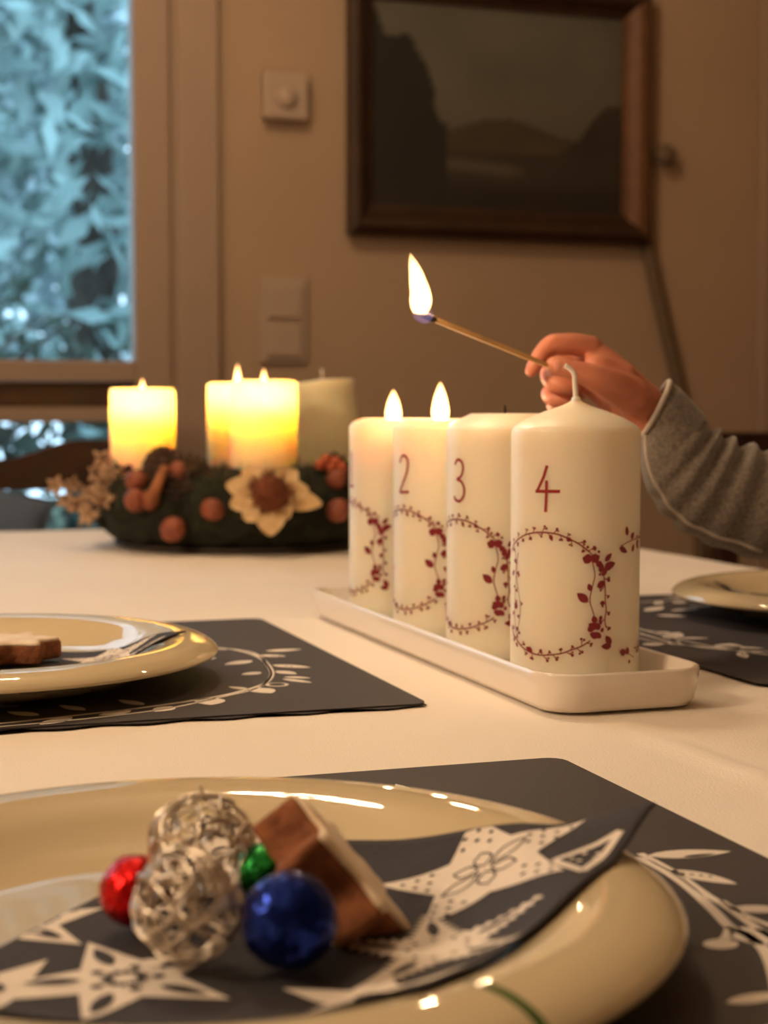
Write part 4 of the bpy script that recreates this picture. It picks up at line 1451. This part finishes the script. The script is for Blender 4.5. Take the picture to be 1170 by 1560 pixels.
def body_mesh(name, chains, voxel, mat_, parent, smooth_it=6, extra=None):
    """one continuous skin: tapered limbs fused into a single surface"""
    g = G()
    for ch in chains:
        ch = spline(ch, 5)
        for (a, b) in zip(ch[:-1], ch[1:]):
            pa, pb = Vector(a[:3]), Vector(b[:3])
            n = max(1, int((pb - pa).length / (min(a[3], b[3]) * .45)))
            for i in range(n):
                t = i / n
                g.sphere(pa.lerp(pb, t), a[3] + (b[3] - a[3]) * t, 12, 8)
        g.sphere(Vector(ch[-1][:3]), ch[-1][3], 12, 8)
    if extra: extra(g)
    o = g.build(name, mat_, parent)
    rm = o.modifiers.new('fuse', 'REMESH'); rm.mode = 'VOXEL'; rm.voxel_size = voxel; rm.use_smooth_shade = True
    sm = o.modifiers.new('soften', 'SMOOTH'); sm.factor = .5; sm.iterations = smooth_it
    dg = bpy.context.evaluated_depsgraph_get(); ev = o.evaluated_get(dg)
    me = bpy.data.meshes.new_from_object(ev)
    o.modifiers.clear(); old = o.data; o.data = me; bpy.data.meshes.remove(old)
    me.name = name
    for p in me.polygons: p.use_smooth = True
    if not me.materials: me.materials.append(mat_)
    return o


def hp(px, py, dp, rpx):
    p = unproj(px, py, dp); return (p.x, p.y, p.z, rpx * dp / FPX)


child = empty('person', (1.03, .70, 0)); tag(child, 'person in a grey knitted sweater reaching out to light a candle with a match', 'person')
ELB = Vector((.735, .870, .865)); SHO = Vector((.985, .845, 1.075))
hand_ch = [
    # back of the hand and palm, from the knuckles to the wrist
    [hp(898, 531, 1.004, 18), hp(925, 556, 1.004, 24), hp(955, 590, 1.004, 31), hp(985, 624, 1.006, 35), hp(1010, 652, 1.01, 34)],
    [hp(892, 546, 1.020, 17), hp(918, 572, 1.017, 25), hp(952, 604, 1.014, 31), hp(990, 636, 1.012, 32)],
    [hp(886, 578, 1.032, 16), hp(912, 592, 1.028, 23), hp(945, 615, 1.022, 28), hp(985, 640, 1.014, 30)],
    # thumb with its ball
    [hp(962, 602, .992, 29), hp(934, 588, .985, 26), hp(908, 576, .980, 21), hp(886, 568, .978, 17), hp(869, 563, .977, 15.2), hp(853, 557.5, .977, 14.2), hp(844, 555, .977, 12.4)],
    # forefinger, bent at both joints down to the match
    [hp(900, 530, 1.003, 19), hp(878, 525, 1.000, 18.0), hp(855, 525, .998, 17.6), hp(841, 526, .997, 16.6), hp(827, 537, .996, 14.0), hp(817, 552, .995, 12.6), hp(809, 565, .995, 9.6)],
    # middle finger
    [hp(893, 556, 1.022, 16), hp(868, 552, 1.024, 15), hp(846, 558, 1.020, 14.5), hp(836, 570, 1.012, 14.0), hp(842, 582, 1.003, 13.6), hp(858, 588, .999, 13.2), hp(874, 590, .999, 12)],
    # ring finger
    [hp(888, 576, 1.034, 15), hp(862, 588, 1.036, 14), hp(846, 594, 1.030, 14.0), hp(838, 601, 1.020, 14.2), hp(848, 608, 1.012, 13.6), hp(868, 610, 1.009, 12.5)],
    # little finger
    [hp(888, 595, 1.042, 13), hp(866, 606, 1.043, 12), hp(850, 612, 1.037, 12), hp(844, 619, 1.029, 12), hp(856, 627, 1.022, 11.5), hp(872, 628, 1.020, 11)],
    # web between thumb and forefinger
    [hp(948, 578, 1.000, 26), hp(930, 566, .997, 21), hp(914, 557, .994, 17), hp(902, 551, .994, 12)],
    # forearm inside the sleeve
    [hp(985, 628, 1.008, 34), hp(1020, 664, 1.015, 34), hp(1052, 700, 1.018, 33), hp(1085, 732, 1.022, 32)],
]
hand = body_mesh('hand', hand_ch, .0011, M['skin'], child, 5)


def nail():
    c = unproj(851, 556.5, .977 - 14.6 / FPX * .977); g = G(); vs = []; fs = []
    nx, ny = 8, 8
    for j in range(ny + 1):
        for i in range(nx + 1):
            u = 2 * i / nx - 1; v = 2 * j / ny - 1
            s = math.sqrt(max(0, 1 - (abs(u) ** 3))) ; x = u * 8.6; y = v * 9.2 * (s if abs(u) > .5 else 1)
            bend = 4.2 * (y / 9.2) ** 2 + 2.2 * (x / 8.6) ** 2
            vs.append(c + (RIGHT * x + UP * (y - .16 * x) + FWD * bend) * (.976 / FPX))
    for j in range(ny):
        for i in range(nx):
            a = j * (nx + 1) + i; fs.append((a, a + 1, a + nx + 2, a + nx + 1))
    g.add(vs, fs); g.build('thumb_nail', M['nail'], child)


nail()


# sleeve: outer edges of the sleeve in the picture, each pair gives one ring around the arm
def sleeve_ring(pu, pl, dp, flat, seg=40, wob=0.0, ph=0.0):
    u = unproj(*pu, dp); l = unproj(*pl, dp); c = (u + l) / 2; h = (u - l) / 2
    out = []
    for k in range(seg):
        a = 2 * math.pi * k / seg
        r = 1 + wob * math.sin(3 * a + ph) + wob * .6 * noise.noise(Vector((math.cos(a) * 2, math.sin(a) * 2, ph)))
        out.append(c + h * (math.cos(a) * r) + FWD * (math.sin(a) * h.length * flat * r))
    return out


def loft(rows, name, m, parent, closed_ends=False):
    n = len(rows[0]); vs = [p for r in rows for p in r]; fs = []
    for i in range(len(rows) - 1):
        for k in range(n):
            l = (k + 1) % n
            fs.append((i * n + k, i * n + l, (i + 1) * n + l, (i + 1) * n + k))
    o = G().add(vs, fs).build(name, m, parent, fixn=True)
    return o


st = [((1018, 584), (977, 664), 1.006), ((1034, 596), (976, 690), 1.008), ((1056, 622), (978, 718), 1.010), ((1078, 646), (990, 752), 1.013), ((1100, 662), (1016, 790), 1.018),
      ((1128, 674), (1058, 818), 1.022), ((1170, 682), (1118, 842), 1.028), ((1225, 690), (1190, 862), 1.034), ((1290, 704), (1270, 880), 1.040)]
rows = []
N = 44
keys = [tuple(a) + tuple(b) + (dpt,) for a, b, dpt in st]
dense = spline(keys, 9)
for i, k in enumerate(dense):
    t = i / (len(dense) - 1)
    fold = .052 * math.sin(i * .80) * smooth(.28, .45, t)
    pu = (k[0] + fold * 60, k[1] - fold * 110); pl = (k[2] - fold * 25, k[3] + fold * 35)
    rows.append(sleeve_ring(pu, pl, k[4], .80, N, .018 * smooth(.25, .5, t), i * .23))
# carry on to the elbow, the upper arm and the shoulder
def ring_at(c, d, r, seg=N, flat=1.0):
    d = Vector(d).normalized(); s = (UP - d * UP.dot(d)).normalized(); w = d.cross(s)
    if w.dot(FWD) < 0: w = -w
    return [Vector(c) + s * (r * math.cos(2 * math.pi * k / seg)) + w * (r * flat * math.sin(2 * math.pi * k / seg)) for k in range(seg)]


c0 = sum(rows[-1], Vector()) / N
path = spline([tuple(c0), tuple(ELB + Vector((.02, 0, -.005))), tuple(ELB.lerp(SHO, .45)), tuple(SHO), tuple(SHO + Vector((.03, -.04, .01)))], 8)
for i in range(2, len(path) - 1):
    d = Vector(path[i + 1]) - Vector(path[i - 1]); t = i / len(path)
    rows.append(ring_at(path[i], d, .038 + .016 * t + .0016 * math.sin(i * 2.1)))
# cuff edge: the open end turns inwards
inner = [p + (sum(rows[0], Vector()) / N - p) * .08 + (sum(rows[6], Vector()) / N - sum(rows[0], Vector()) / N).normalized() * .004 for p in rows[0]]
inner2 = [p + (sum(rows[6], Vector()) / N - sum(rows[0], Vector()) / N).normalized() * .022 for p in inner]
sl = loft([inner2, inner] + rows, 'sweater_sleeve', M['sweater'], child)
# turned-back cuff lying over the sleeve
cq = []
for i in range(0, 25):
    k = dense[i]; t = i / 24
    grow = 3.0 + 3.5 * t
    du = Vector((k[0] - k[2], k[1] - k[3])).normalized()
    cq.append(sleeve_ring((k[0] + du.x * grow, k[1] + du.y * grow), (k[2] - du.x * grow * .2 + 24 * t, k[3] - du.y * grow * .2 - 26 * t), k[4] - .0015, .84, N))
cuff = loft(cq, 'cuff', M['sweater'], sl)
rim = cq[0]
G().tube(rim, .0017, 8, closed=True).build('cuff_edge', M['sweater_edge'], cuff)
kk = int(N * .60)
G().tube([r[kk] for r in rows[2:60:2]], .0014, 8).build('sleeve_seam', M['sweater_edge'], sl)

# torso, legs, head (outside the picture, the arm belongs to somebody)
TC = Vector((1.04, .69, 0))
body_mesh('sweater', [[(1.05, .69, .74, .105), (1.045, .69, .86, .108), (1.04, .69, .98, .115), (1.03, .69, 1.06, .085)],
                      [(1.05, .64, .74, .09), (1.045, .62, .95, .09), (1.03, .60, 1.06, .06)], [(1.05, .74, .74, .09), (1.045, .76, .95, .09), (1.03, .78, 1.06, .06)],
                      [tuple(SHO) + (.056,), (1.03, .69, 1.10, .062), (1.01, .54, 1.075, .056), (.99, .50, .95, .046), (.985, .48, .84, .040), (1.0, .46, .74, .036), (1.0, .455, .67, .033)]],
          .006, M['sweater'], child, 8)
body_mesh('left_hand', [[(1.0, .455, .69, .024), (1.0, .453, .63, .026), (1.0, .450, .60, .020)]] + [[(1.0 + .012 * k, .453, .605, .011), (.996 + .013 * k, .450, .575, .0085), (.992 + .013 * k, .452, .548 + .006 * abs(k), .007)] for k in (-1.5, -.5, .5, 1.5)] + [[(.985, .45, .64, .013), (.965, .445, .615, .009), (.955, .447, .595, .008)]], .002, M['skin'], child, 4)
body_mesh('jeans', [[(1.06, .64, .74, .095), (1.06, .625, .60, .088), (1.05, .62, .38, .065), (1.06, .62, .16, .055), (1.06, .62, .07, .055)], [(1.06, .74, .74, .095), (1.06, .755, .60, .088), (1.05, .76, .38, .065), (1.06, .76, .16, .055), (1.06, .76, .07, .055)]], .007, M['jeans'], child, 6)
for y in (.62, .76):
    body_mesh('slipper', [[(1.085, y, .036, .036), (1.03, y, .036, .037), (.96, y, .032, .031)]], .006, M['shoe'], child, 5)
hx, hy, hz = 1.005, .69, 1.275
head = body_mesh('head', [[(1.03, .69, 1.08, .045), (1.025, .69, 1.18, .042)], [(hx + .02, hy, hz + .03, .078), (hx - .005, hy, hz - .03, .062), (hx - .02, hy, hz - .065, .034)],
                          [(hx - .070, hy, hz + .02, .009), (hx - .079, hy, hz - .012, .011)], [(hx + .012, hy + .074, hz - .005, .013), (hx + .012, hy + .076, hz + .012, .014)], [(hx + .012, hy - .074, hz - .005, .013), (hx + .012, hy - .076, hz + .012, .014)]], .0035, M['skin'], child, 4)
g = G()
for s in (-1, 1): G().sphere((hx - .058, hy + s * .028, hz + .012), .010, 12, 8).build('eye', M['eye'], child)

G().sphere((hx - .052, hy, hz - .043), .017, 14, 8, (.5, 1, .28)).build('lips', M['lips'], child)
body_mesh('hair', [[(hx + .028, hy, hz + .045, .082), (hx + .045, hy, hz - .01, .072)], [(hx - .02, hy, hz + .075, .050), (hx + .03, hy, hz + .075, .06)], [(hx + .03, hy + .05, hz + .01, .036), (hx + .04, hy + .055, hz - .05, .028)], [(hx + .03, hy - .05, hz + .01, .036), (hx + .04, hy - .055, hz - .05, .028)]], .005, M['hair'], child, 4)

# ------------------------------------------------------------------ chairs


def chair(x, y, rz, label, top=.945, w=.44):
    """the back stands at +y of the seat before turning"""
    e = empty('wooden_chair', (x, y, 0)); tag(e, label, 'chair')
    R = Matrix.Translation((x, y, 0)) @ Matrix.Rotation(rz, 4, 'Z')
    hw = w / 2
    def bx(name, lo, hi, b=.004): G().box(lo, hi, b, R).build(name, M['chairwood'], e)
    bx('seat', (-hw, -.40, .435), (hw, .0, .465), .008)
    for sx in (-1, 1):
        bx('leg', (sx * (hw - .03) - .018, -.385, 0), (sx * (hw - .03) + .018, -.349, .4345))
        bx('back_post', (sx * (hw - .02) - .018, .0, 0), (sx * (hw - .02) + .018, .036, top - .002))
    bx('seat_rail', (-hw + .05, -.38, .39), (hw - .05, -.355, .4345)); bx('seat_rail', (-hw + .05, -.03, .39), (hw - .05, -.005, .4345))

    def rail(name, zf, zb, y0=.006, y1=.030):
        n = 28; vs = []; fs = []
        for i in range(n + 1):
            u = 2 * i / n - 1; xx = u * (hw - .039)
            for yy, z in ((y0, zb(u)), (y1, zb(u)), (y1, zf(u)), (y0, zf(u))):
                vs.append(R @ Vector((xx, yy, z)))
        for i in range(n):
            for k in range(4):
                l = (k + 1) % 4
                fs.append((i * 4 + k, i * 4 + l, i * 4 + 4 + l, i * 4 + 4 + k))
        fs += [(0, 1, 2, 3), (n * 4 + 3, n * 4 + 2, n * 4 + 1, n * 4)]
        G().add(vs, fs, False).build(name, M['chairwood'], e, fixn=True)
    rail('top_rail', lambda u: top, lambda u: top - .036)
    rail('middle_rail', lambda u: top - .117 + .030 * smooth(.05, .75, abs(u)), lambda u: top - .165)
    rail('lower_rail', lambda u: .62, lambda u: .58)
    bx('post_cap', (-hw, -.001, top - .0015), (hw, .038, top + .006), .003)
    return e


chair(.205, 2.55, 0, 'dark red-brown wooden chair with a wavy middle rail in front of the patio door', .946)
chair(1.62, 2.42, 0, 'low dark wooden chair against the wall behind the sleeve', .862)


# blue cushion on the chair by the door
def cushion():
    c = Vector((.055, 2.415, .645)); g = G(); n = 26; vs = []; fs = []
    rot = Matrix.Rotation(math.radians(16), 3, 'Y') @ Matrix.Rotation(math.radians(-14), 3, 'X')
    S = .185
    for sd in (1, -1):
        for j in range(n + 1):
            for i in range(n + 1):
                u = 2 * i / n - 1; v = 2 * j / n - 1
                k = (1 - u * u) * (1 - v * v)
                pin = 1 - .07 * (1 - abs(u * v))
                th = .055 * max(k, 0) ** .45 + .001
                vs.append(c + rot @ Vector((u * S * pin, -sd * th, v * S * pin)))
    K = (n + 1) ** 2
    for j in range(n):
        for i in range(n):
            a = j * (n + 1) + i
            fs.append((a, a + 1, a + n + 2, a + n + 1)); fs.append((K + a, K + a + n + 1, K + a + n + 2, K + a + 1))
    rim = [i for i in range(n)] + [j * (n + 1) + n for j in range(n)] + [n * (n + 1) + i for i in range(n, 0, -1)] + [j * (n + 1) for j in range(n, 0, -1)]
    for a, b in zip(rim, rim[1:] + rim[:1]): fs.append((a, K + a, K + b, b))
    e = empty('cushion', c - Vector((0, 0, .17))); tag(e, 'blue-grey cushion leaning on the chair in front of the patio door', 'cushion')
    G().add(vs, fs).build('cover', M['cushion'], e, fixn=True)
    piping = [vs[a] for a in rim]
    G().tube(piping, .003, 6, closed=True).build('piping', M['cushion'], e)


cushion()
